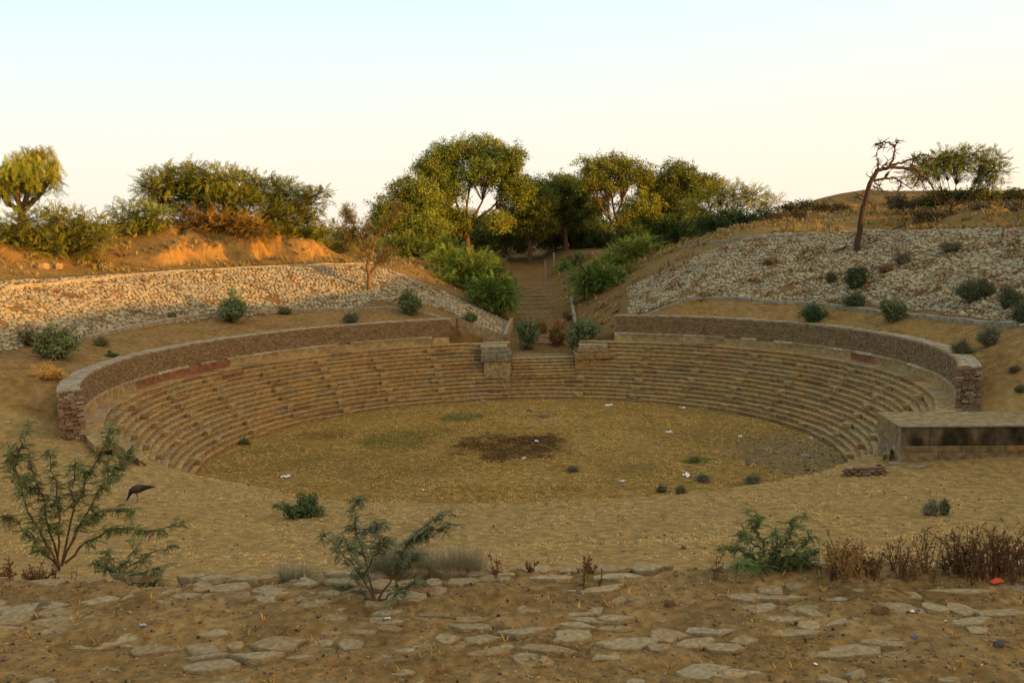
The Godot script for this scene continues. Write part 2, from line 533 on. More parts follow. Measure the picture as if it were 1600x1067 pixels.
# ---------------------------------------------------------------- the stepped tank
func arc_block(s: Soup, ra: float, rb: float, y0: float, y1: float, a0: float, a1: float, col: Color, ch := 0.02, seg := 3) -> void:
	# a stone cut to the curve: inner face at ra, top at y1, a worn inner top edge
	for k in seg:
		var p := lerpf(a0, a1, float(k) / seg)
		var q := lerpf(a0, a1, float(k + 1) / seg)
		s.quad(pol(ra, p, y0), pol(ra, q, y0), pol(ra, q, y1 - ch), pol(ra, p, y1 - ch), col)
		s.quad(pol(ra, p, y1 - ch), pol(ra, q, y1 - ch), pol(ra + ch, q, y1), pol(ra + ch, p, y1), col)
		s.quad(pol(ra + ch, p, y1), pol(ra + ch, q, y1), pol(rb, q, y1), pol(rb, p, y1), col)
	for e in [a0, a1]:
		s.quad(pol(ra, e, y0), pol(ra, e, y1 - ch), pol(ra + ch, e, y1), pol(rb, e, y1), col)
		s.tri(pol(ra, e, y0), pol(rb, e, y1), pol(rb, e, y0), col)
	s.quad(pol(rb, a0, y0), pol(rb, a0, y1), pol(rb, a1, y1), pol(rb, a1, y0), col)

func stone_tone() -> Color:
	var u := rng.randf()
	var c := Color(0.42, 0.265, 0.105)
	if u < 0.2: c = Color(0.38, 0.26, 0.125)
	elif u < 0.35: c = Color(0.45, 0.275, 0.10)
	elif u < 0.41: c = Color(0.34, 0.185, 0.08)
	elif u < 0.45: c = Color(0.29, 0.195, 0.095)
	return jit(c, 0.11)

func tank() -> void:
	var o := thing("stepped_tank", "round stepped stone tank with tiers of seats around a dry floor", "amphitheatre", Vector3(0, 0, 0))
	# each tier: its rubble core, with the slabs and blocks bedded on it
	var tiers := []
	for t in NT:
		var core := Soup.new()
		var beyond := Soup.new()
		var rc := R0 + t * TREAD
		for k in 64:
			var p := lerpf(-130.0, 130.0, k / 64.0)
			var q := lerpf(-130.0, 130.0, (k + 1) / 64.0)
			if t >= 6 and p > -5.0 and q < 17.0: continue
			var ce := pol(rc, q, 0)
			if ce.x > 15.4 and ce.z > -39.6: continue
			(beyond if t >= 6 and p > 5.0 else core).quad(pol(rc + 0.14, p, t * RISE - 0.2), pol(rc + 0.14, q, t * RISE - 0.2), pol(rc + 0.14, q, (t + 1) * RISE - 0.03), pol(rc + 0.14, p, (t + 1) * RISE - 0.03), Color(0.35, 0.225, 0.10))
		var one := part("seat_tier", core, M.stone, o)
		tiers.append([one, part("seat_tier", beyond, M.stone, o) if t >= 6 else one])
	var slabs := []
	for t in NT:
		var r := R0 + t * TREAD
		var depth := TREAD + 0.2 if t < NT - 1 else R1 - r + 0.05
		var a := -128.0 + rng.randf() * 3.0
		while a < 128.0:
			var b := minf(a + rad_to_deg(rng.randf_range(1.0, 1.9) / r), 129.0)
			if t >= 6:
				if a < -1.2 and b > -1.2: b = -1.2
				elif a >= -1.23 and a < 13.3:
					a = 13.4
					continue
			var mid := (a + b) * 0.5
			var mp := pol(r, mid, 0)
			if not (mp.x > 15.7 and mp.z > -38.9):
				slabs.append([t, r, depth, a, b])
			a = b + (0.03 if rng.randf() < 0.8 else 0.12)
	slabs.sort_custom(func(p, q): return absf(p[3]) > absf(q[3]))
	var rests := []
	for t in NT: rests.append([Soup.new(), Soup.new()])
	for i in slabs.size():
		var q: Array = slabs[i]
		var s: Soup = Soup.new() if i < 290 else rests[q[0]][1 if q[0] >= 6 and q[3] > 5.0 else 0]
		var sag := rng.randf_range(-0.02, 0.016)
		var push := rng.randf_range(-0.025, 0.025)
		if rng.randf() < 0.06: push += rng.randf_range(0.04, 0.1)
		if rng.randf() < 0.05: sag -= 0.04
		var tone := stone_tone()
		var y1: float = (q[0] + 1) * RISE + sag
		arc_block(s, q[1] + push, q[1] + q[2], y1 - 0.075, y1, q[3], q[4], tone, rng.randf_range(0.01, 0.03))
		arc_block(s, q[1] + push + 0.07, q[1] + q[2], maxf(0.0, q[0] * RISE - 0.04) - (0.3 if q[0] == 0 else 0.0), y1 - 0.074, q[3], q[4], tone, 0.003)
		if i < 290: part("step_slab", s, M.stone, tiers[q[0]][1 if q[3] > 5.0 else 0])
	for t in NT:
		for k in (2 if t >= 6 else 1): part("step_slabs", rests[t][k], M.stone, tiers[t][k]).set_meta("kind", "stuff")
	# small half-step blocks set on every second tier, in radial lines
	var lines := [[-107.0, 0], [-94.3, 1], [-81.6, 0], [-69.2, 1], [-55.8, 0], [-42.4, 1], [-30.1, 0], [-17.8, 1], [-2.4, 2], [15.0, 2], [28.5, 1], [40.4, 0], [52.0, 1], [63.9, 0], [76.6, 1], [89.6, 0], [102.4, 1], [114.6, 0]]
	for l in lines:
		var t: int = 2 if l[1] == 0 else 1
		while t <= 13:
			if l[1] == 2 and t > 5: break
			var rr := R0 + t * TREAD
			var bp := pol(rr, l[0], 0)
			if rng.randf() > 0.03 and not (bp.x > 15.0 and bp.z > -41.2):
				var s := Soup.new()
				var wdt := rad_to_deg(rng.randf_range(0.48, 0.60) / rr) * 0.5
				var ph: float = l[0] + rng.randf_range(-0.35, 0.35)
				var top: float = (t + 1) * RISE - rng.randf_range(0.0, 0.02)
				arc_block(s, rr - TREAD * rng.randf_range(0.9, 1.05), rr + 0.05, t * RISE - 0.01, top + 0.006, ph - wdt, ph + wdt, stone_tone(), 0.018, 1)
				part("step_block", s, M.stone, tiers[t][1 if l[0] > 5.0 else 0])
			t += 2
	# upright ashlar band with a coping, two lengths either side of the inlet
	for side in [[-118.0, -13.4], [20.2, 115.8]]:
		var a: float = side[0]
		while a < side[1] - 0.3:
			var b := minf(a + rad_to_deg(rng.randf_range(0.85, 1.9) / R1), side[1])
			if side[1] - b < 1.2: b = side[1]
			var s := Soup.new()
			var mid := (a + b) * 0.5
			var c := jit(Color(0.45, 0.305, 0.135), 0.14)
			if (mid > -85.5 and mid < -62.0) or (mid > 73.5 and mid < 79.0): c = jit(Color(0.31, 0.13, 0.07), 0.15)
			arc_block(s, R1 + rng.randf_range(-0.012, 0.012), R1 + 0.3, H1 - 0.03, H1 + 0.45, a, b - 0.05, c, 0.008, 2)
			part("ashlar_panel", s, M.stone, o)
			a = b
		a = side[0]
		while a < side[1] - 0.3:
			var b := minf(a + rad_to_deg(rng.randf_range(0.7, 1.6) / R1), side[1])
			if side[1] - b < 1.2: b = side[1]
			if rng.randf() < 0.93:
				var s := Soup.new()
				arc_block(s, R1 - 0.05 + rng.randf_range(-0.015, 0.015), R1 + 0.3, H1 + 0.455, H1 + 0.60 + rng.randf_range(-0.01, 0.01), a, b - 0.05, jit(Color(0.41, 0.30, 0.16) if rng.randf() < 0.8 else Color(0.5, 0.42, 0.29), 0.12), 0.012, 2)
				part("coping_stone", s, M.stone, o)
			a = b
	# rubble-brick wall on top of the band: bricks proud of a mortar core, ragged at the two outer ends
	for side in [[-118.3, -13.2], [20.0, 116.2]]:
		var bricks := Soup.new()
		var coref := Soup.new()
		var nseg := 40
		for k in nseg:
			var p := lerpf(side[0] + 0.5, side[1] - 0.5, float(k) / nseg)
			var q := lerpf(side[0] + 0.5, side[1] - 0.5, float(k + 1) / nseg)
			var cm := Color(0.29, 0.185, 0.095)
			coref.quad(pol(R1 + 0.12, p, H1 - 0.5), pol(R1 + 0.12, q, H1 - 0.5), pol(R1 + 0.12, q, H2 - 0.05), pol(R1 + 0.12, p, H2 - 0.05), cm)
			coref.quad(pol(R1 + 0.12, p, H2 - 0.05), pol(R1 + 0.12, q, H2 - 0.05), pol(R1 + 1.0, q, H2 - 0.05), pol(R1 + 1.0, p, H2 - 0.05), cm)
			coref.quad(pol(R1 + 1.0, p, H2 - 0.05), pol(R1 + 1.0, q, H2 - 0.05), pol(R1 + 1.0, q, 2.4), pol(R1 + 1.0, p, 2.4), cm)
			for e in ([p] if k == 0 else ([q] if k == nseg - 1 else [])):
				coref.quad(pol(R1 + 0.12, e, 2.4), pol(R1 + 1.0, e, 2.4), pol(R1 + 1.0, e, H2 - 0.05), pol(R1 + 0.12, e, H2 - 0.05), cm)
		var wall := part("brick_wall", coref, M.brick, o)
		var y := H1 + 0.61
		while y < H2 - 0.02:
			var bh := rng.randf_range(0.055, 0.085)
			var a: float = side[0] + rng.randf() * 0.4
			while a < side[1]:
				var b := a + rad_to_deg(rng.randf_range(0.12, 0.28) / R1)
				var c := jit(Color(0.31, 0.195, 0.095), 0.3)
				if rng.randf() < 0.07: c = jit(Color(0.36, 0.27, 0.17), 0.2)
				arc_block(bricks, R1 + rng.randf_range(0.03, 0.085), R1 + 0.16, y, y + bh - 0.012, a, b - 0.03, c, 0.008, 1)
				a = b
			y += bh
		# flat stones bedded on the wall head
		var a2: float = side[0]
		while a2 < side[1]:
			var b2 := a2 + rad_to_deg(rng.randf_range(0.3, 0.55) / R1)
			var rr := R1 + 0.05
			while rr < R1 + 0.95:
				var re := minf(rr + rng.randf_range(0.28, 0.5), R1 + 1.02)
				arc_block(bricks, rr, re - 0.02, H2 - 0.07, H2 + rng.randf_range(-0.02, 0.025), a2, b2 - 0.04, jit(Color(0.40, 0.31, 0.20), 0.18), 0.012, 1)
				rr = re
			a2 = b2
		# the exposed outer end: courses of thin bricks, each one its own piece
		var outer: float = side[0] if side[0] < -60.0 else side[1]
		var dirn := -1.0 if outer < 0.0 else 1.0
		y = 2.55
		while y < H2 + 0.02:
			var bh := rng.randf_range(0.075, 0.11)
			var rr := R1 + 0.0
			while rr < R1 + 0.98:
				var re := minf(rr + rng.randf_range(0.2, 0.34), R1 + 1.04)
				var s := Soup.new()
				var out := rng.randf_range(0.0, 0.45) + 0.45
				var c := jit(Color(0.31, 0.19, 0.10), 0.3)
				if rng.randf() < 0.2: c = jit(Color(0.42, 0.34, 0.25), 0.15)
				arc_block(s, rr, re - 0.015, y, y + bh - 0.014, outer - dirn * 0.2, outer + dirn * out, c, 0.012, 1)
				part("brick", s, M.brick, wall)
				rr = re
			y += bh
		part("brickwork", bricks, M.brick, wall).set_meta("kind", "stuff")

func block(called: String, parent: Node3D, lo: Vector3, hi: Vector3, c: Color, ch := 0.02, m: Material = null) -> void:
	var s := Soup.new()
	s.box(lo, Vector3(hi.x - lo.x, 0, 0), Vector3(0, hi.y - lo.y, 0), Vector3(0, 0, hi.z - lo.z), c, ch)
	part(called, s, m if m else M.stone, parent)

func inlet() -> void:
	# straight stairs of the water inlet between two stepped piers
	var st := thing("inlet_stairs", "straight stone stairs rising from the tiers between two piers", "stairs", Vector3(2.25, 1.5, -69.0))
	for k in 6:
		var y := 1.5 + k * 0.2
		var z := -68.95 - k * 0.30
		var x := -0.06
		while x < 4.5:
			var w := minf(rng.randf_range(0.9, 1.8), 4.56 - x)
			if 4.56 - x - w < 0.5: w = 4.56 - x
			var tone := stone_tone()
			var jy := rng.randf_range(-0.008, 0.008)
			block("step_slab", st, Vector3(x, y + 0.13, z - 0.5) - st.position, Vector3(x + w - 0.012, y + 0.2 + jy, z + rng.randf_range(-0.012, 0.012)) - st.position, tone, 0.014)
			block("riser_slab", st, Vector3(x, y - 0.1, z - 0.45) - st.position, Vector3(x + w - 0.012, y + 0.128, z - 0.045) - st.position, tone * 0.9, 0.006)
			x += w
	block("landing", st, Vector3(-0.06, 2.2, -74.0) - st.position, Vector3(4.56, 2.70, -70.85) - st.position, Color(0.40, 0.265, 0.125), 0.02, M.soil)
	block("foundation", st, Vector3(-0.6, 0.0, -72.6) - st.position, Vector3(5.4, 1.5, -69.1) - st.position, Color(0.35, 0.225, 0.10), 0.0)
	for side in [-1.0, 1.0]:
		var l: bool = side < 0.0
		var x0 := -2.3 if l else 4.57
		var x1 := -0.065 if l else 7.6
		var at := Vector3((x0 + x1) * 0.5, 1.5, -70.0)
		var pier := thing("stepped_pier", "stepped grey stone pier on the left of the inlet stairs" if l else "brown stone pier with a stained face on the right of the inlet stairs", "pier", at, "piers flanking the inlet stairs")
		var tone := Color(0.27, 0.215, 0.135) if l else Color(0.33, 0.20, 0.085)
		var xs := [-2.1, -1.0, -0.075] if l else [4.58, 5.6, 6.5]
		for k in 2:
			block("plinth_stone", pier, Vector3(xs[k], 1.3, -71.4) - at, Vector3(xs[k + 1] - 0.01, 2.63, -69.37 + 0.02 * k) - at, jit(Color(0.40, 0.27, 0.12) if l else Color(0.40, 0.22, 0.075), 0.08), 0.02)
		var h := [2.64, 3.18, 3.42, 3.67] if l else [2.64, 3.03, 3.28, 3.62]
		var xm := (x0 + x1) * 0.5
		block("lower_course", pier, Vector3(x0, h[0], -72.2) - at, Vector3(xm, h[1], -69.24) - at, jit(tone, 0.06), 0.025)
		block("lower_course", pier, Vector3(xm + 0.01, h[0], -72.2) - at, Vector3(x1, h[1] - 0.004, -69.25) - at, jit(tone, 0.06), 0.025)
		block("middle_course", pier, Vector3(x0 + (0.02 if l else 0.22), h[1] + 0.005, -72.3) - at, Vector3(x1 - (0.14 if l else 0.5), h[2], -69.6) - at, jit(tone, 0.1), 0.025)
		block("top_course", pier, Vector3(x0 + (-0.05 if l else 0.38), h[2] + 0.005, -72.4) - at, Vector3(x1 - (0.3 if l else 0.55), h[3], -70.0) - at, jit(Color(0.36, 0.27, 0.155), 0.1), 0.03)
		block("earth_fill", pier, Vector3(x0 - (0.8 if l else -0.1), 2.2, -74.4) - at, Vector3(x1 + (-0.1 if l else 0.2), h[2] + 0.02, -70.9) - at, Color(0.38, 0.24, 0.11), 0.05, M.soil)

func platform() -> void:
	var at := Vector3(16.0, 1.6, -38.0)
	var p := thing("stone_platform", "flat-topped stone platform with black water stains beside the seats", "platform", at)
	p.rotation.y = -0.08
	var x0 := 15.55
	var x1 := 27.0
	var zf := -37.85
	var zb := -40.7
	# three courses on the front face, stained dark blocks in the upper one
	for c in [[1.6, 2.79, 1.9], [2.79, 3.05, 2.1], [3.05, 3.78, 1.35]]:
		var x := x0 + 0.03
		while x < x1:
			var w := minf(c[2] * rng.randf_range(0.7, 1.3), x1 - x + 0.01)
			var col := jit(Color(0.26, 0.175, 0.085), 0.2)
			if c[0] > 3.0: col = jit(Color(0.20, 0.14, 0.08), 0.12)
			elif rng.randf() < 0.3: col = jit(Color(0.34, 0.19, 0.06), 0.15)
			block("ashlar_block", p, Vector3(x, c[0], zf - 0.5) - at, Vector3(x + w - 0.012, c[1] - 0.012, zf + rng.randf_range(-0.012, 0.012)) - at, col, 0.012, M.stain if c[0] > 3.0 else M.stone)
			x += w
	# left side face: long slabs running back into the tiers
	for c in [[0.9, 2.1], [2.1, 2.9], [2.9, 3.78]]:
		var z := zf - 0.02
		while z > zb:
			var w := minf(rng.randf_range(0.8, 1.5), z - zb)
			block("side_slab", p, Vector3(x0 + rng.randf_range(-0.01, 0.01), c[0], z - w + 0.012) - at, Vector3(x0 + 0.5, c[1] - 0.012, z) - at, jit(Color(0.34, 0.25, 0.14), 0.12), 0.012)
			z -= w + 0.001
	# projecting coping slabs and the trodden top
	var x := x0 - 0.04
	while x < x1:
		var w := minf(rng.randf_range(1.3, 2.3), x1 + 0.05 - x)
		block("coping_slab", p, Vector3(x, 3.785, zf - 0.45) - at, Vector3(x + w - 0.01, 3.87 + rng.randf_range(-0.006, 0.006), zf + 0.05 + rng.randf_range(-0.01, 0.01)) - at, jit(Color(0.30, 0.22, 0.13), 0.1), 0.02)
		x += w
	block("top_fill", p, Vector3(x0 - 0.03, 3.0, zb - 0.15) - at, Vector3(x1, 3.855, zf - 0.455) - at, Color(0.50, 0.36, 0.18), 0.02, M.soil)
	block("core", p, Vector3(x0 + 0.3, 0.6, zb) - at, Vector3(x1 - 0.02, 3.5, zf - 0.3) - at, Color(0.30, 0.21, 0.12), 0.0)

func kerb_wall(called: String, label: String, pts: Array, w: float, top: float, low: float, c: Color) -> void:
	# a low masonry kerb of separate stones following points on the ground
	var o := thing(called, label, "kerb", on(pts[0].x, pts[0].y))
	for i in pts.size() - 1:
		var p: Vector2 = pts[i]
		var q: Vector2 = pts[i + 1]
		var l := p.distance_to(q)
		var n: int = max(1, int(round(l / 0.9)))
		for k in n:
			var a := p.lerp(q, float(k) / n)
			var b := p.lerp(q, (k + 0.985) / n)
			var d := (b - a).normalized()
			var side := Vector2(-d.y, d.x) * w
			var ya := ground(a.x, a.y) + top + rng.randf_range(-0.012, 0.012)
			var yb := ground(b.x, b.y) + top + rng.randf_range(-0.012, 0.012)
			var s := Soup.new()
			var o0 := Vector3(a.x, ya - low, a.y) - o.position
			s.box(o0, Vector3(b.x - a.x, yb - ya, b.y - a.y), Vector3(0, low, 0), Vector3(side.x, 0, side.y), jit(c, 0.13), 0.025)
			part("kerb_stone", s, M.stone, o)

func revetment(called: String, label: String, a0: float, a1: float, ra: float, rb: float, tone: Color, warm: Color, keep: Callable) -> void:
	# loose flat stones pitched over the bank; the nearest are pieces of their own
	var o := thing(called, label, "stone slope", pol(ra, (a0 + a1) * 0.5, 6.3))
	var list := []
	var r := ra + 0.15
	while r < rb:
		var a := a0 + rng.randf()
		while a < a1:
			var st := rng.randf_range(0.25, 0.36)
			var p := pol(r + rng.randf_range(-0.12, 0.12), a, 0)
			if keep.call(p) and rng.randf() < 0.985 and n3.get_noise_2d(p.x * 6.0, p.z * 6.0) < 0.46:
				list.append([p, rng.randf_range(0.25, 0.40) + (0.14 if rng.randf() < 0.15 else 0.0)])
			a += rad_to_deg(st / r)
		r += 0.24
	list.sort_custom(func(p, q): return p[0].z > q[0].z)
	var soups := [Soup.new(), Soup.new()]
	for i in list.size():
		var p: Vector3 = list[i][0]
		p.y = ground(p.x, p.z)
		var nrm := normal_at(p.x, p.z, 0.6)
		nrm = (nrm + Vector3(rng.randfn(0, 0.13), 0, rng.randfn(0, 0.13))).normalized()
		var bx := nrm.cross(Vector3(rng.randf_range(-1, 1), 0.1, rng.randf_range(-1, 1))).normalized()
		var b := Basis(bx, nrm, bx.cross(nrm)) * Basis.from_scale(Vector3(list[i][1], list[i][1] * rng.randf_range(0.8, 1.25), list[i][1]))
		var c := jit(tone.lerp(warm, clampf(0.5 + 1.2 * n2.get_noise_2d(p.x * 4.0, p.z * 4.0) + rng.randf_range(-0.4, 0.4), 0, 1)), 0.2)
		if rng.randf() < 0.06: c = jit(Color(0.30, 0.2, 0.13), 0.2)
		var t: Dictionary = T.rocks[rng.randi() % T.rocks.size()]
		var xf := Transform3D(b, p + nrm * rng.randf_range(-0.01, 0.055))
		if i < 290:
			var s := Soup.new()
			s.put(t, Transform3D(b, xf.origin - o.position), c)
			part("stone", s, M.riprap, o)
		else:
			(soups[0] as Soup).put(t, Transform3D(b, xf.origin - o.position), c)
	part("stones", soups[0], M.riprap, o).set_meta("kind", "stuff")

# ---------------------------------------------------------------- vegetation
func in_ball() -> Vector3:
	var d := Vector3(rng.randfn(), rng.randfn(), rng.randfn()).normalized()
	return d * pow(rng.randf(), 0.45)

func grow(rec: Array) -> void:
	# rec: name, label, category, group, foot, kind, colour, trunk radius, trunk height, density, lobes
	var foot: Vector3 = on(rec[4].x, rec[4].y, 0.1)
	var o := thing(rec[0], rec[1], rec[2], foot, rec[3])
	var col: Color = rec[6]
	var tr: float = rec[7]
	var lobes: Array = rec[10]
	var mean := Vector3.ZERO
	for l in lobes: mean += (l[0] - foot) / lobes.size()
	var lowest := 1e9
	for l in lobes: lowest = minf(lowest, l[0].y - foot.y)
	var fork := Vector3(mean.x * 0.18, minf(rec[8], maxf(0.3, lowest)), mean.z * 0.18)
	var barkc := Color(0.20, 0.115, 0.055) if tr > 0.2 and rec[5] != "feather" else Color(0.085, 0.055, 0.03)
	var tk := Soup.new()
	tk.tube([Vector3(0, -0.3, 0), fork * 0.25 + Vector3(rng.randf_range(-0.1, 0.1), 0, 0), fork * 0.6 + Vector3(rng.randf_range(-0.15, 0.15), 0, rng.randf_range(-0.1, 0.1)), fork, fork + Vector3(0, tr, 0)], [tr * 1.35, tr, tr * 0.9, tr * 0.85, tr * 0.3], 9, barkc)
	part("trunk", tk, M.bark, o)
	var crown := Soup.new()
	var temp: Array = T[rec[5]]
	for l in lobes:
		var c: Vector3 = l[0] - foot
		var rad := Vector3(l[1], l[2], (l[1] + l[2]) * 0.5)
		var lobe_col := jit(col, 0.22)
		var lim := Soup.new()
		var start := fork * rng.randf_range(0.75, 1.0)
		var span := c - start
		var pts := []
		var rr := []
		var bend := Vector3(rng.randf_range(-1, 1), rng.randf_range(-0.6, 0.4), rng.randf_range(-1, 1)) * span.length() * 0.09
		for k in 6:
			var t := k / 5.0
			pts.append(start + span * t + bend * sin(t * PI) + Vector3(0, -span.y * 0.12 * sin(t * PI), 0) + Vector3(rng.randfn(), rng.randfn(), rng.randfn()) * 0.02 * span.length() * sin(t * PI))
			rr.append(lerpf(tr * (0.55 if rec[5] != "feather" else 0.3), maxf(tr * 0.1, 0.02), t))
		lim.tube(pts, rr, 6, barkc)
		var tips := int(rec[9] * T.cover[rec[5]] * l[1] * l[2]) + 6
		for k in tips:
			var p := c + in_ball() * rad * (1.0 if rng.randf() < 0.86 else 1.28)
			if k % 3 == 0:
				var f: Vector3 = pts[3 + rng.randi() % 3]
				var m := f.lerp(p, 0.5) + Vector3(rng.randfn(), rng.randfn() + 0.5, rng.randfn()) * 0.08 * f.distance_to(p)
				lim.tube([f, m, p], [maxf(tr * 0.11, 0.018), maxf(tr * 0.07, 0.012), 0.008], 4, barkc)
			var b: Basis
			var sc := rng.randf_range(0.7, 1.3)
			if rec[5] == "feather" or rec[5] == "twig":
				var out := ((p - c) / rad + Vector3(rng.randfn(0, 0.5), rng.randfn(0.25, 0.35), rng.randfn(0, 0.5))).normalized()
				var sd := out.cross(Vector3.UP).normalized()
				b = (Basis(out, sd.cross(out), sd) * Basis(Vector3.RIGHT, rng.randf_range(-0.7, 0.7))).scaled_local(Vector3.ONE * sc)
			elif rec[5] == "droop":
				var down := Vector3(rng.randfn(0, 0.35), -1, rng.randfn(0, 0.35)).normalized()
				var sd2 := down.cross(Vector3(rng.randfn(), 0, rng.randfn()).normalized()).normalized()
				b = Basis(down, sd2.cross(down), sd2).scaled_local(Vector3.ONE * sc)
			else:
				b = turn(sc)
			var cc := jit(lobe_col, 0.26)
			if rng.randf() < 0.12: cc = jit(lobe_col * 1.25 + Color(0.02, 0.008, 0), 0.2)
			crown.put(temp[rng.randi() % temp.size()], Transform3D(b, p), cc)
		part("limb", lim, M.bark, o)
	part("crown", crown, M.leaf, o)

func shrub(rec: Array) -> void:
	# rec: foot, width, height, kind, colour, name, label, group
	var foot: Vector3 = on(rec[0].x, rec[0].y, 0.03)
	var w: float = rec[1] * 0.5
	var h: float = rec[2]
	var kind: String = rec[3]
	var col: Color = rec[4]
	var o := thing(rec[5], rec[6], "weed" if kind == "drygrass" else "shrub", foot, rec[7])
	var stems := Soup.new()
	var leaves := Soup.new()
	var n: int = clampi(int(14 + w * h * 18.0), 14, 60)
	var twig := Color(0.15, 0.10, 0.055)
	if kind == "fine" or kind == "drygrass": n = clampi(int(60 + w * h * 90.0), 60, 300)
	# an uneven outline: three or four lumps of different height
	var lumps := []
	for k in 3 + rng.randi() % 2: lumps.append([rng.randf_range(-0.5, 0.5), rng.randf_range(-0.4, 0.4), rng.randf_range(0.4, 0.75), rng.randf_range(0.55, 1.1)])
	for k in n:
		var a := rng.randf() * TAU
		var q := sqrt(rng.randf())
		var lu: Array = lumps[rng.randi() % lumps.size()]
		var e := Vector3((lu[0] + cos(a) * lu[2] * q) * w, 0, (lu[1] + sin(a) * lu[2] * q) * w * 0.8)
		e.y = h * lu[3] * sqrt(maxf(0.05, 1.0 - q * q * 0.85)) * rng.randf_range(0.6, 1.1)
		if kind == "sapling": e = Vector3(e.x, h * rng.randf_range(0.15, 0.8) * (1.15 - 0.4 * q), e.z)
		if kind == "upright": e = Vector3(e.x * 0.9, h * rng.randf_range(0.7, 1.05) * (1.0 - 0.3 * q), e.z)
		var s0 := Vector3(e.x * 0.25, -0.03, e.z * 0.25)
		var m := s0.lerp(e, 0.55) + Vector3(0, h * 0.12, 0)
		if kind == "fine" or kind == "drygrass":
			var sd := Vector3(-sin(a), 0, cos(a)) * 0.012 * (1.0 + h * 0.4)
			var c := jit(col, 0.35)
			leaves.quad(s0 - sd, s0 + sd, m + sd * 0.8, m - sd * 0.8, c)
			leaves.tri(m - sd * 0.8, m + sd * 0.8, e, c)
			for j in 7:
				var t := rng.randf_range(0.25, 1.0)
				var p := s0.lerp(m, t / 0.55) if t < 0.55 else m.lerp(e, (t - 0.55) / 0.45)
				leaves.put(T.bit[rng.randi() % T.bit.size()], Transform3D(turn(rng.randf_range(0.6, 1.2) * (0.45 + 0.35 * h)), p), jit(col, 0.3))
			continue
		stems.tube([s0, m, e], [0.022 * h + 0.006, 0.014 * h + 0.004, 0.004], 4, twig)
		for j in (10 if kind != "twiggy" else 3):
			var t := rng.randf_range(0.2, 1.05)
			var p := s0.lerp(m, t / 0.55) if t < 0.55 else m.lerp(e, (t - 0.55) / 0.45)
			p += Vector3(rng.randfn(), rng.randfn(), rng.randfn()) * 0.06 * h
			leaves.put(T.tuft[rng.randi() % T.tuft.size()], Transform3D(turn(rng.randf_range(0.7, 1.2) * clampf(0.35 + 0.3 * h, 0.3, 0.95)), p), jit(col, 0.25))
	if stems.v.size() > 0: part("stem", stems, M.bark, o)
	part("foliage", leaves, M.leaf if kind != "drygrass" else M.straw, o)

func along(p: Array, t: float) -> Vector3:
	var f := t * (p.size() - 1)
	var i: int = clampi(int(f), 0, p.size() - 2)
	return p[i].lerp(p[i + 1], f - i)

func sapling(called: String, label: String, group: String, foot: Vector3, stems: Array, col: Color, leaf_from: float, density: float, rad := 0.006) -> void:
	# a young thorn plant close to the viewer: bent stems, side twigs and drooping feather leaves
	var o := thing(called, label, "shrub", foot, group)
	var leaves := Soup.new()
	for st in stems:
		var s := Soup.new()
		var p := []
		for q in st: p.append(q - foot)
		var fine := []
		var rr := []
		for k in 11:
			var t := k / 10.0
			var q := along(p, t)
			if k > 0: q += Vector3(rng.randfn(), rng.randfn(), rng.randfn()) * 0.006
			fine.append(q); rr.append(lerpf(rad, rad * 0.22, t))
		s.tube(fine, rr, 6, jit(Color(0.15, 0.085, 0.045), 0.15))
		var l := 0.0
		for k in 10: l += fine[k].distance_to(fine[k + 1])
		for k in int(l * density):
			var t := rng.randf_range(leaf_from, 1.0)
			var q := along(fine, t)
			var dir := Vector3(rng.randfn(), rng.randfn(0.3, 0.6), rng.randfn()).normalized()
			var tl := rng.randf_range(0.01, 0.05)
			var e := q + dir * tl
			s.tube([q, e], [0.0018, 0.001], 3, Color(0.13, 0.10, 0.045))
			for j in 3:
				var b := Basis(Vector3.UP, rng.randf() * TAU) * Basis(Vector3.BACK, rng.randf_range(-0.8, 0.45))
				leaves.put(T.pinnate[rng.randi() % T.pinnate.size()], Transform3D(b.scaled_local(Vector3.ONE * rng.randf_range(0.7, 1.15)), q.lerp(e, rng.randf_range(0.3, 1.0))), jit(col, 0.3))
		part("stem", s, M.bark, o)
	part("foliage", leaves, M.leaf, o)

func dead_weed(label: String, group: String, x: float, z: float, h: float, col: Color, n := 5) -> void:
	var foot := on(x, z, 0.01)
	var o := thing("dead_weed", label, "weed", foot, group)
	var s := Soup.new()
	var lv := Soup.new()
	for k in n:
		var a := rng.randf() * TAU
		var lean := rng.randf_range(0.05, 0.45)
		var e := Vector3(cos(a) * lean * h, h * rng.randf_range(0.55, 1.05), sin(a) * lean * h)
		var m := e * 0.5 + Vector3(rng.randfn(), 0.3, rng.randfn()) * 0.04 * h
		var c := jit(col, 0.25)
		s.tube([Vector3(0, -0.01, 0), m, e], [0.0036, 0.0026, 0.001], 4, c)
		for j in 6:
			var t := rng.randf_range(0.25, 0.95)
			var q := along([Vector3.ZERO, m, e], t)
			var f := q + Vector3(rng.randfn(), rng.randf_range(0.2, 1.2), rng.randfn()).normalized() * h * rng.randf_range(0.08, 0.26)
			s.tube([q, f], [0.0014, 0.0007], 3, c)
			for u in 4:
				var b := turn(rng.randf_range(0.006, 0.017))
				lv.put(T.flake[rng.randi() % T.flake.size()], Transform3D(b, q.lerp(f, rng.randf_range(0.3, 1.05))), jit(col * 0.9, 0.35))
	part("stem", s, M.straw, o)
	part("foliage", lv, M.straw, o)

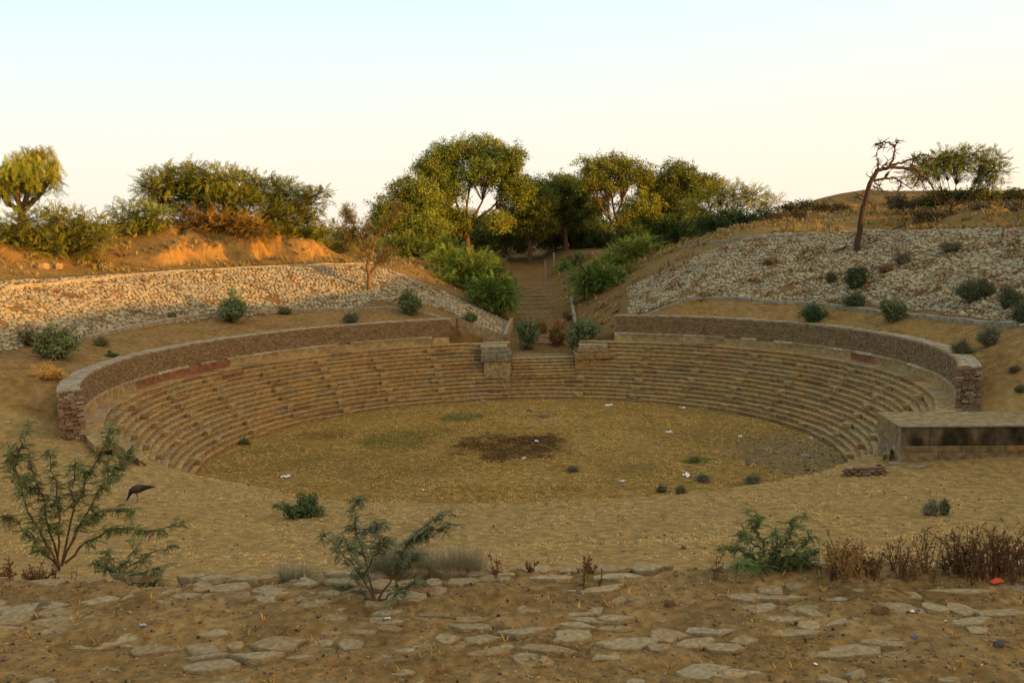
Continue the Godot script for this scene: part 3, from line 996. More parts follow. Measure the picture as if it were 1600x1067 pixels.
func grass_bush(label: String, x: float, z: float, w: float, h: float, col: Color, n: int) -> void:
	var foot := on(x, z, 0.01)
	var o := thing("grass_bush", label, "grass clump", foot, "grey grass clumps along the ledge")
	var s := Soup.new()
	for k in n:
		var a := rng.randf() * TAU
		var q := sqrt(rng.randf())
		var p := Vector3(cos(a) * q * w * 0.36, 0, sin(a) * q * w * 0.2)
		s.put(T.blades[rng.randi() % T.blades.size()], Transform3D(Basis(Vector3.UP, rng.randf() * TAU).scaled_local(Vector3(1.0, rng.randf_range(0.6, 1.1), 1.0) * h), p), jit(col, 0.35))
	part("foliage", s, M.straw, o)

# ---------------------------------------------------------------- birds
func bird(label: String, at: Vector3, yaw: float, spine: Array, rad: Array, cols: Array, legs: Array, called := "peafowl", size := 1.0) -> void:
	var o := thing(called, label, "bird", at, "")
	o.rotation.y = yaw
	var s := Soup.new()
	var p := []
	var r := []
	for i in spine.size():
		p.append(Vector3(spine[i][0], spine[i][1], 0) * size); r.append(rad[i] * size)
	# refine the spine so that the body is a smooth surface
	var fp := []
	var fr := []
	var fc := []
	for i in p.size() - 1:
		var p0: Vector3 = p[max(i - 1, 0)]
		var p3: Vector3 = p[min(i + 2, p.size() - 1)]
		for k in 3:
			var t := k / 3.0
			fp.append((p[i] as Vector3).cubic_interpolate(p[i + 1], p0, p3, t))
			fr.append(lerpf(r[i], r[i + 1], t)); fc.append((cols[i] as Color).lerp(cols[i + 1], t))
	fp.append(p[-1]); fr.append(r[-1]); fc.append(cols[-1])
	s.tube(fp, fr, 10, Color.WHITE, 0.9, fc)
	for l in legs:
		var lp := []
		for q in l: lp.append(Vector3(q[0], q[1], q[2]) * size)
		var lr := []
		for i in lp.size(): lr.append((0.03 if i == 0 else 0.011) * size)
		s.tube(lp, lr, 6, Color(0.16, 0.11, 0.07))
		var f: Vector3 = lp[-1]
		for a in [-0.5, 0.0, 0.5, PI]:
			s.tube([f, f + Vector3(-cos(a), -0.02, sin(a)) * (0.07 if absf(a) < 1 else 0.035) * size], [0.009 * size, 0.003 * size], 5, Color(0.16, 0.11, 0.07))
	part("body", s, M.feather, o)

func litter(label: String, x: float, z: float, size: float, col: Color, group := "litter on the tank floor", called := "litter") -> void:
	# a crumpled scrap: an uneven folded sheet
	var s := Soup.new()
	var n := 5
	var g := []
	for j in n:
		for i in n:
			var e := 0.12 if (i + j) % 2 == 0 else 0.28
			g.append(Vector3((i / 4.0 - 0.5) * size * rng.randf_range(0.75, 1.15), rng.randf_range(0.02, e) * size + 0.01, (j / 4.0 - 0.5) * size * 0.7 * rng.randf_range(0.75, 1.15)))
	for j in n - 1:
		for i in n - 1:
			s.tri(g[j * n + i], g[j * n + n + i], g[j * n + n + i + 1], jit(col, 0.06)); s.tri(g[j * n + i], g[j * n + n + i + 1], g[j * n + i + 1], jit(col, 0.06))
	var o := fuse(called, s, M.paper, label, "litter", group, on(x, z, 0.005))
	o.rotation.y = rng.randf() * TAU

func loose_stone(label: String, x: float, z: float, w: float, h: float, col: Color, group := "", yaw := 0.0, sink := 0.02, called := "loose_stone") -> void:
	var s := Soup.new()
	var t := rock_template(0.85, 0.36, 8)
	s.put(t, Transform3D(Basis.from_scale(Vector3(w, h, w * 0.75)), Vector3(0, h * 0.35, 0)), col)
	var o := fuse(called, s, M.flag, label, "stone", group, on(x, z, sink))
	o.rotation = Vector3(rng.randf_range(-0.08, 0.08), yaw, rng.randf_range(-0.1, 0.1))

var TREES := [
	["broadleaf_tree", "tallest broadleaf tree at the channel's end with open forked limbs", "tree", "trees at the far end of the channel", Vector2(-5.741, -132), "broad", Color(0.144, 0.157, 0.018), 0.42, 4.5, 1.15, [[Vector3(-10.829, 20.884, -131.566), 2.288, 1.232], [Vector3(-8.155, 22.621, -133.937), 3.344, 2.112], [Vector3(-3.892, 23.415, -133.308), 3.696, 1.848], [Vector3(0.341, 21.372, -130.297), 2.288, 2.288], [Vector3(-8.688, 18.898, -132.207), 3.96, 2.464], [Vector3(-2.705, 20.135, -130.953), 3.52, 2.112], [Vector3(0.77, 17.615, -131.779), 2.728, 2.112], [Vector3(-10.575, 15.709, -130.521), 3.52, 2.464], [Vector3(-7.244, 13.671, -131.478), 3.52, 1.848], [Vector3(-12.07, 17.664, -131.59), 1.496, 1.056], [Vector3(-1.499, 13.522, -130.853), 2.288, 1.496]]],
	["broadleaf_tree", "rounded broadleaf tree left of the tallest tree", "tree", "trees at the far end of the channel", Vector2(-11.733, -126), "broad", Color(0.136, 0.149, 0.018), 0.36, 3, 1.2, [[Vector3(-15.699, 15.248, -127.224), 2.772, 2.016], [Vector3(-13.223, 17.701, -127.72), 2.604, 1.764], [Vector3(-11.324, 15.98, -127.453), 2.604, 2.352], [Vector3(-14.522, 13.202, -125.106), 3.36, 1.764], [Vector3(-10.569, 12.776, -125.177), 2.94, 2.016], [Vector3(-16.99, 13.442, -126.907), 1.596, 1.428]]],
	["broadleaf_tree", "narrow tree right of the tallest tree with a leaning orange trunk", "tree", "trees at the far end of the channel", Vector2(2.809, -140), "broad", Color(0.127, 0.132, 0.018), 0.36, 3, 1.3, [[Vector3(2.945, 18.359, -139.77), 2.24, 1.587], [Vector3(3.965, 15.928, -138.598), 3.08, 2.427], [Vector3(1.557, 14.013, -140.216), 3.08, 2.24], [Vector3(4.573, 13.013, -139.495), 2.613, 1.96]]],
	["broadleaf_tree", "dark green tree in the middle of the far row", "tree", "trees at the far end of the channel", Vector2(8.361, -143), "broad", Color(0.098, 0.12, 0.022), 0.36, 3.5, 1.3, [[Vector3(8.089, 18.737, -142.664), 3.146, 1.621], [Vector3(6.036, 16.602, -144.09), 2.669, 2.288], [Vector3(9.776, 15.269, -143.469), 2.955, 2.479], [Vector3(7.72, 13.168, -144.79), 3.337, 2.002], [Vector3(10.449, 17.581, -143.073), 1.811, 1.335]]],
	["broadleaf_tree", "wide spreading tree with bare reddish limbs right of the dark tree", "tree", "trees at the far end of the channel", Vector2(15.113, -134), "broad", Color(0.148, 0.149, 0.018), 0.45, 3, 1, [[Vector3(13.415, 20.827, -134.436), 3.752, 1.519], [Vector3(16.914, 19.857, -134.228), 3.395, 1.697], [Vector3(11.271, 18.907, -133.466), 2.144, 1.519], [Vector3(19.144, 18.394, -135.725), 1.697, 1.697], [Vector3(14.016, 18.026, -134.621), 3.127, 1.251], [Vector3(18.224, 15.105, -134.446), 3.127, 2.144], [Vector3(12.835, 15.624, -135.636), 1.519, 1.251], [Vector3(15.965, 13.132, -134.322), 2.769, 1.519], [Vector3(19.925, 13.031, -134.051), 1.876, 1.876]]],
	["broadleaf_tree", "dense dark tree at the right end of the far row", "tree", "trees at the far end of the channel", Vector2(23.793, -138), "broad", Color(0.101, 0.109, 0.018), 0.38, 2.5, 1.4, [[Vector3(23.934, 19.47, -136.491), 2.852, 1.748], [Vector3(22.011, 17.225, -136.92), 2.392, 2.208], [Vector3(26.458, 17.678, -137.494), 3.22, 1.932], [Vector3(23.478, 14.328, -137.142), 3.496, 2.576], [Vector3(28.541, 17.868, -138.802), 2.392, 1.288], [Vector3(26.05, 12.929, -138.3), 2.852, 1.932]]],
	["broadleaf_tree", "hazy olive tree in the gap right of the leaning orange trunk", "tree", "trees at the far end of the channel", Vector2(6.805, -155), "broad", Color(0.098, 0.114, 0.026), 0.3, 2.5, 1.2, [[Vector3(6.954, 15.968, -156.616), 2.273, 2.067], [Vector3(5.556, 13.105, -153.941), 2.48, 2.067], [Vector3(7.443, 18.06, -153.02), 1.447, 1.24]]],
	["broadleaf_tree", "hazy olive tree filling the gap left of the wide spreading tree", "tree", "trees at the far end of the channel", Vector2(13.048, -156), "broad", Color(0.103, 0.12, 0.026), 0.3, 2.5, 1.2, [[Vector3(12.745, 15.519, -156.67), 2.08, 1.872], [Vector3(13.814, 12.911, -155.149), 2.496, 1.872], [Vector3(11.931, 17.777, -153.698), 1.456, 1.04]]],
	["broadleaf_tree", "hazy olive tree between the wide spreading tree and the last dark tree", "tree", "trees at the far end of the channel", Vector2(23.083, -154), "broad", Color(0.103, 0.12, 0.026), 0.3, 2.5, 1.2, [[Vector3(23.169, 17.781, -155.624), 1.848, 1.643], [Vector3(23.6, 14.639, -151.931), 2.464, 2.053], [Vector3(21.932, 12.694, -153.029), 2.259, 1.643]]],
	["broadleaf_tree", "hazy low tree behind the left end of the far row", "tree", "trees at the far end of the channel", Vector2(-9.486, -158), "broad", Color(0.098, 0.118, 0.029), 0.3, 2.5, 1.2, [[Vector3(-10.941, 11.988, -156.143), 2.949, 1.685], [Vector3(-6.299, 12.182, -156.629), 3.16, 1.896], [Vector3(-3.244, 12.846, -160.336), 2.528, 2.107]]],
	["feathery_bush", "bright yellow-green bush on the right bank beside the far trees", "bush", "bushes on the right bank top", Vector2(23.826, -106), "feather", Color(0.196, 0.184, 0.02), 0.15, 1, 1.3, [[Vector3(23.08, 15.506, -104.846), 2.403, 1.272], [Vector3(25.736, 15.102, -104.95), 2.261, 1.131], [Vector3(21.39, 13.877, -106.791), 1.979, 1.555], [Vector3(28.679, 14.407, -107.126), 1.696, 0.848]]],
	["dark_bush", "dense dark green bush at the top of the right stone slope", "bush", "bushes on the right bank top", Vector2(24.376, -101), "broadsmall", Color(0.03, 0.05, 0.016), 0.15, 0.6, 1.6, [[Vector3(23.779, 12.712, -102.474), 2.155, 1.212], [Vector3(26.471, 12.499, -101.349), 2.02, 1.077], [Vector3(21.238, 12.295, -101.357), 1.751, 1.077]]],
	["thicket", "dark thicket under the far trees right of the channel", "bush", "undergrowth beneath the far trees", Vector2(12.347, -150), "broad", Color(0.06, 0.078, 0.018), 0.1, 0.5, 1.2, [[Vector3(6.303, 11.284, -148.396), 2.8, 2.4], [Vector3(10.715, 10.98, -148.27), 3.2, 2.4], [Vector3(14.65, 10.295, -148.388), 2.8, 2], [Vector3(8.412, 13.006, -150.368), 2.2, 1.8]]],
	["thicket", "dark thicket under the far trees left of the channel", "bush", "undergrowth beneath the far trees", Vector2(-2.484, -146), "broad", Color(0.077, 0.088, 0.018), 0.1, 0.5, 1.2, [[Vector3(-5.41, 11.198, -145.823), 3.115, 1.947], [Vector3(-0.575, 11.086, -144.707), 3.115, 2.531], [Vector3(-10.157, 10.943, -144.455), 3.115, 1.752], [Vector3(2.322, 10.42, -146.798), 2.336, 1.752]]],
	["thicket", "dark thicket under the rightmost far tree", "bush", "undergrowth beneath the far trees", Vector2(21.359, -132), "broad", Color(0.064, 0.088, 0.018), 0.1, 0.5, 1.2, [[Vector3(17.625, 11.237, -133.562), 2.464, 1.936], [Vector3(22.054, 11.656, -133.556), 2.64, 2.112], [Vector3(25.065, 11.922, -130.791), 1.936, 1.584]]],
	["channel_bush", "feathery green bush at the channel's left side, highest on the bank", "bush", "bushes lining the channel", Vector2(-8.679, -106), "feather", Color(0.122, 0.154, 0.018), 0.1, 0.5, 1.5, [[Vector3(-10.33, 10.031, -106.229), 2.544, 1.131], [Vector3(-7.242, 10.069, -107.537), 2.544, 1.272], [Vector3(-12.059, 10.497, -106.084), 1.413, 0.848]]],
	["channel_bush", "broad feathery bush halfway down the channel's left side", "bush", "bushes lining the channel", Vector2(-4.475, -97), "feather", Color(0.101, 0.139, 0.018), 0.1, 0.5, 1.6, [[Vector3(-6.267, 8.959, -97.238), 2.199, 1.293], [Vector3(-3.538, 8.719, -96.656), 2.457, 1.423], [Vector3(-4.888, 7.443, -97.177), 2.457, 1.164], [Vector3(-2.099, 7.389, -96.852), 1.94, 1.164]]],
	["channel_bush", "low dense bush at the channel's left side nearest the piers", "bush", "bushes lining the channel", Vector2(-1.019, -87), "feather", Color(0.084, 0.13, 0.018), 0.1, 0.4, 1.7, [[Vector3(-1.916, 6.865, -87.148), 1.74, 0.928], [Vector3(-0.471, 6.497, -86.87), 1.508, 1.044], [Vector3(-2.511, 5.977, -86.729), 1.392, 0.696], [Vector3(-0.801, 5.256, -88.002), 1.276, 0.58]]],
	["channel_bush", "dark low bush between the left stone slope's edge and the channel", "bush", "bushes lining the channel", Vector2(-5.523, -92), "feather", Color(0.098, 0.12, 0.018), 0.1, 0.4, 1.5, [[Vector3(-6.661, 7.384, -92.891), 1.472, 0.859], [Vector3(-4.827, 6.418, -92.754), 1.595, 0.859], [Vector3(-3.283, 5.499, -92.058), 1.349, 0.613]]],
	["channel_bush", "olive bush on the right bank just above the stone slope's edge", "bush", "bushes lining the channel", Vector2(10.539, -94), "feather", Color(0.109, 0.126, 0.02), 0.1, 0.4, 1.4, [[Vector3(9.993, 6.845, -95.343), 1.504, 0.752], [Vector3(11.665, 7.4, -93.423), 1.629, 0.752]]],
	["channel_bush", "dense green bush at the channel's right side nearest the piers", "bush", "bushes lining the channel", Vector2(7.852, -91), "feather", Color(0.084, 0.13, 0.018), 0.1, 0.4, 1.7, [[Vector3(7.198, 7.576, -91.99), 1.82, 1.092], [Vector3(8.983, 7.189, -91.505), 1.82, 1.092], [Vector3(7.818, 6.13, -92.333), 1.82, 0.789]]],
	["channel_bush", "large feathery bush high on the channel's right side", "bush", "bushes lining the channel", Vector2(12.997, -101), "feather", Color(0.122, 0.154, 0.018), 0.12, 0.5, 1.5, [[Vector3(12.532, 9.46, -100.158), 2.424, 1.347], [Vector3(14.461, 9.912, -101.999), 1.751, 1.077], [Vector3(10.938, 8.211, -100.95), 2.02, 1.077], [Vector3(13.925, 8.146, -100.691), 2.02, 1.077], [Vector3(15.702, 9.088, -101.307), 1.347, 0.808]]],
	["channel_bush", "small dark bush beyond the others on the channel's right side", "bush", "bushes lining the channel", Vector2(8.288, -120), "feather", Color(0.071, 0.104, 0.018), 0.08, 0.3, 1.4, [[Vector3(8.594, 7.854, -119.686), 1.92, 1.12], [Vector3(7.096, 7.023, -121.542), 1.44, 0.8]]],
	["thorn_tree", "wide spreading thorn tree crowning the left mound", "tree", "thorn bushes on the left mound", Vector2(-25.642, -90), "feather", Color(0.148, 0.157, 0.018), 0.25, 1.2, 1.75, [[Vector3(-31.316, 17.471, -89.562), 2.28, 1.08], [Vector3(-32.794, 16.672, -89.115), 1.44, 0.96], [Vector3(-29.073, 17.768, -89.608), 2.16, 1.08], [Vector3(-26.617, 17.22, -89.174), 2.64, 1.2], [Vector3(-23.917, 16.776, -91.069), 2.64, 1.2], [Vector3(-21.167, 16.002, -91.194), 2.4, 1.2], [Vector3(-18.755, 15.102, -90.946), 1.68, 1.08], [Vector3(-29.457, 15.94, -90.43), 2.4, 1.44], [Vector3(-25.329, 15.2, -88.78), 3, 1.44], [Vector3(-21.607, 13.96, -89.586), 2.76, 1.32], [Vector3(-19.069, 13.322, -90.883), 1.44, 1.2], [Vector3(-17.2, 16.043, -88.752), 0.84, 0.3], [Vector3(-32.37, 15.413, -90.146), 1.56, 0.96], [Vector3(-28.722, 13.144, -91.34), 2.64, 0.96], [Vector3(-23.735, 12.422, -90.608), 3, 0.96], [Vector3(-19.908, 11.917, -89.47), 2.16, 0.84], [Vector3(-18.007, 11.865, -90.333), 1.2, 0.84]]],
	["dry_bush", "rust-brown dry bush under the wide thorn tree on the left mound", "bush", "thorn bushes on the left mound", Vector2(-25.937, -87), "feather", Color(0.178, 0.104, 0.018), 0.1, 0.3, 1.3, [[Vector3(-28.595, 13.696, -87.379), 1.972, 0.928], [Vector3(-25.68, 13.328, -86.249), 2.552, 1.16], [Vector3(-22.919, 12.807, -86.484), 2.088, 0.812]]],
	["thorn_bush", "low green thorn bush at the left end of the wide thorn tree", "bush", "thorn bushes on the left mound", Vector2(-31.87, -84), "feather", Color(0.144, 0.161, 0.018), 0.1, 0.4, 1.4, [[Vector3(-32.27, 14.449, -83.303), 1.792, 0.84], [Vector3(-30.528, 14.188, -83.305), 1.456, 0.84], [Vector3(-33.407, 13.763, -82.865), 1.344, 0.56], [Vector3(-31.217, 13.335, -83.815), 1.456, 0.672]]],
	["thorn_bush", "broad low thorn bush on the left mound below the drooping tree", "bush", "thorn bushes on the left mound", Vector2(-35.21, -76), "feather", Color(0.136, 0.139, 0.018), 0.1, 0.4, 1.4, [[Vector3(-37.636, 13.634, -75.429), 2.229, 0.912], [Vector3(-35.591, 13.796, -76.631), 2.027, 0.912], [Vector3(-33.288, 13.238, -76.828), 1.723, 0.811], [Vector3(-34.87, 12.468, -76.826), 2.128, 0.912], [Vector3(-38.465, 12.663, -75.429), 1.723, 0.912], [Vector3(-31.962, 12.301, -75.93), 1.216, 0.608], [Vector3(-36.852, 11.628, -75.534), 2.229, 0.608], [Vector3(-34.42, 11.344, -76.766), 2.027, 0.507]]],
	["drooping_tree", "drooping leafy tree with a stout orange trunk at the left edge", "tree", "", Vector2(-48.469, -96), "droop", Color(0.196, 0.198, 0.02), 0.42, 2.6, 1.5, [[Vector3(-47.019, 21.044, -97.424), 1.792, 0.896], [Vector3(-44.961, 19.787, -96.374), 0.768, 0.896], [Vector3(-47.685, 20.008, -95.049), 1.92, 1.024], [Vector3(-49.727, 19.01, -96.047), 1.792, 1.152], [Vector3(-50.967, 18.878, -95.4), 1.792, 1.28], [Vector3(-45.742, 19.113, -95.266), 1.28, 0.896], [Vector3(-47.571, 18.46, -96.062), 1.408, 0.768], [Vector3(-44.359, 18.579, -95.164), 0.512, 0.64], [Vector3(-48.983, 18.006, -96.277), 1.152, 0.64], [Vector3(-46.275, 18.034, -95.665), 0.896, 0.64], [Vector3(-50.885, 17.847, -97.215), 1.152, 0.64]]],
	["bare_shrub", "pale bare shrub right of the drooping tree", "bush", "thorn bushes on the left mound", Vector2(-41.409, -88), "twig", Color(0.16, 0.12, 0.06), 0.06, 0.4, 0.5, [[Vector3(-41.662, 15.961, -89.133), 0.939, 0.704], [Vector3(-40.475, 15.543, -87.77), 0.587, 0.469]]],
	["thorn_bush", "small olive bush behind the lone sapling on the left path", "bush", "thorn bushes on the left mound", Vector2(-16.703, -95), "feather", Color(0.144, 0.139, 0.02), 0.1, 0.4, 1.2, [[Vector3(-17.467, 12.258, -95.668), 1.52, 1.013], [Vector3(-15.746, 11.407, -94.617), 1.52, 0.76], [Vector3(-18.485, 11.851, -94.299), 1.013, 0.76]]],
	["thorn_bush", "grey-green bush between the left path and the far trees", "bush", "thorn bushes on the left mound", Vector2(-13.332, -104), "feather", Color(0.105, 0.132, 0.022), 0.1, 0.4, 1.3, [[Vector3(-14.755, 10.619, -102.819), 1.525, 0.693], [Vector3(-12.802, 10.814, -104.774), 1.664, 0.832], [Vector3(-11.261, 11.184, -105.447), 1.109, 0.832]]],
	["umbrella_tree", "flat-topped umbrella thorn tree on the right skyline", "tree", "", Vector2(39.411, -86), "feather", Color(0.169, 0.18, 0.018), 0.14, 1, 1.8, [[Vector3(37.391, 16.911, -87.196), 1.376, 0.573], [Vector3(39.076, 17.441, -87.273), 1.605, 0.688], [Vector3(40.637, 17.623, -86.456), 1.72, 0.688], [Vector3(42.545, 17.234, -86.38), 1.491, 0.688], [Vector3(43.336, 16.244, -86.082), 0.917, 0.688], [Vector3(35.619, 16.144, -84.987), 0.803, 0.516], [Vector3(42.41, 16.108, -87.198), 1.032, 0.573], [Vector3(42.534, 15.133, -85.88), 1.032, 0.459], [Vector3(39.73, 16.931, -86.667), 1.491, 0.516], [Vector3(38.007, 16.52, -86.618), 1.032, 0.459]]],
	["ridge_bush", "dark green bush along the right skyline under the umbrella tree", "bush", "bushes along the right ridge", Vector2(41.722, -90), "broadsmall", Color(0.055, 0.07, 0.022), 0.08, 0.3, 1.4, [[Vector3(40.386, 14.23, -90.534), 1.2, 0.6], [Vector3(42.087, 14.181, -90.33), 1.44, 0.54], [Vector3(39.36, 13.792, -90.901), 0.96, 0.48]]],
	["ridge_bush", "long dark bush on the ridge at the right edge", "bush", "bushes along the right ridge", Vector2(46.203, -90), "broadsmall", Color(0.06, 0.066, 0.018), 0.08, 0.3, 1.4, [[Vector3(43.864, 14.268, -89.097), 1.44, 0.48], [Vector3(47.331, 14.263, -91.238), 1.68, 0.54], [Vector3(48.474, 14.051, -91.107), 0.84, 0.54]]],
	["ridge_bush", "grey-green bush beside the yellow-green one on the right bank", "bush", "bushes along the right ridge", Vector2(30.617, -104), "broadsmall", Color(0.045, 0.052, 0.02), 0.08, 0.3, 1.2, [[Vector3(30.322, 13.822, -104.955), 1.387, 0.555], [Vector3(31.211, 13.945, -102.637), 0.971, 0.485]]],
	["ridge_bush", "small dull bush on the right mound behind the dead tree", "bush", "bushes along the right ridge", Vector2(36.092, -108), "broadsmall", Color(0.06, 0.052, 0.025), 0.08, 0.3, 1.2, [[Vector3(35.506, 13.88, -109.603), 1.152, 0.504], [Vector3(36.438, 13.712, -106.6), 1.152, 0.432]]],
	["ridge_bush", "low brown scrub on the near right mound below the umbrella tree", "bush", "bushes along the right ridge", Vector2(36.431, -84), "broadsmall", Color(0.105, 0.075, 0.035), 0.08, 0.3, 1.2, [[Vector3(35.724, 12.621, -83.725), 1.12, 0.392], [Vector3(37.457, 12.416, -83.87), 1.008, 0.336]]],
	["ridge_bush", "low grey scrub near the right edge of the mound", "bush", "bushes along the right ridge", Vector2(41.279, -82), "broadsmall", Color(0.1, 0.08, 0.045), 0.08, 0.3, 1.2, [[Vector3(40.308, 13.011, -81.805), 1.093, 0.383], [Vector3(42.398, 12.818, -82.703), 1.203, 0.383], [Vector3(43.929, 13.107, -82.719), 0.765, 0.437]]],
	["ridge_bush", "rusty scrub at the left end of the right mound", "bush", "bushes along the right ridge", Vector2(27.226, -98), "broadsmall", Color(0.12, 0.075, 0.03), 0.08, 0.3, 1.2, [[Vector3(26.503, 12.457, -97.752), 0.915, 0.523], [Vector3(28.227, 12.758, -99.271), 1.045, 0.523], [Vector3(29.108, 12.826, -96.739), 0.915, 0.392]]],
	["ridge_bush", "dry purple-brown bush on the mound right of the dead tree", "bush", "bushes along the right ridge", Vector2(37.764, -92), "broadsmall", Color(0.075, 0.055, 0.032), 0.08, 0.3, 1.2, [[Vector3(37.232, 13.888, -92.334), 1.349, 0.552], [Vector3(38.617, 13.715, -91.7), 1.104, 0.491]]]]

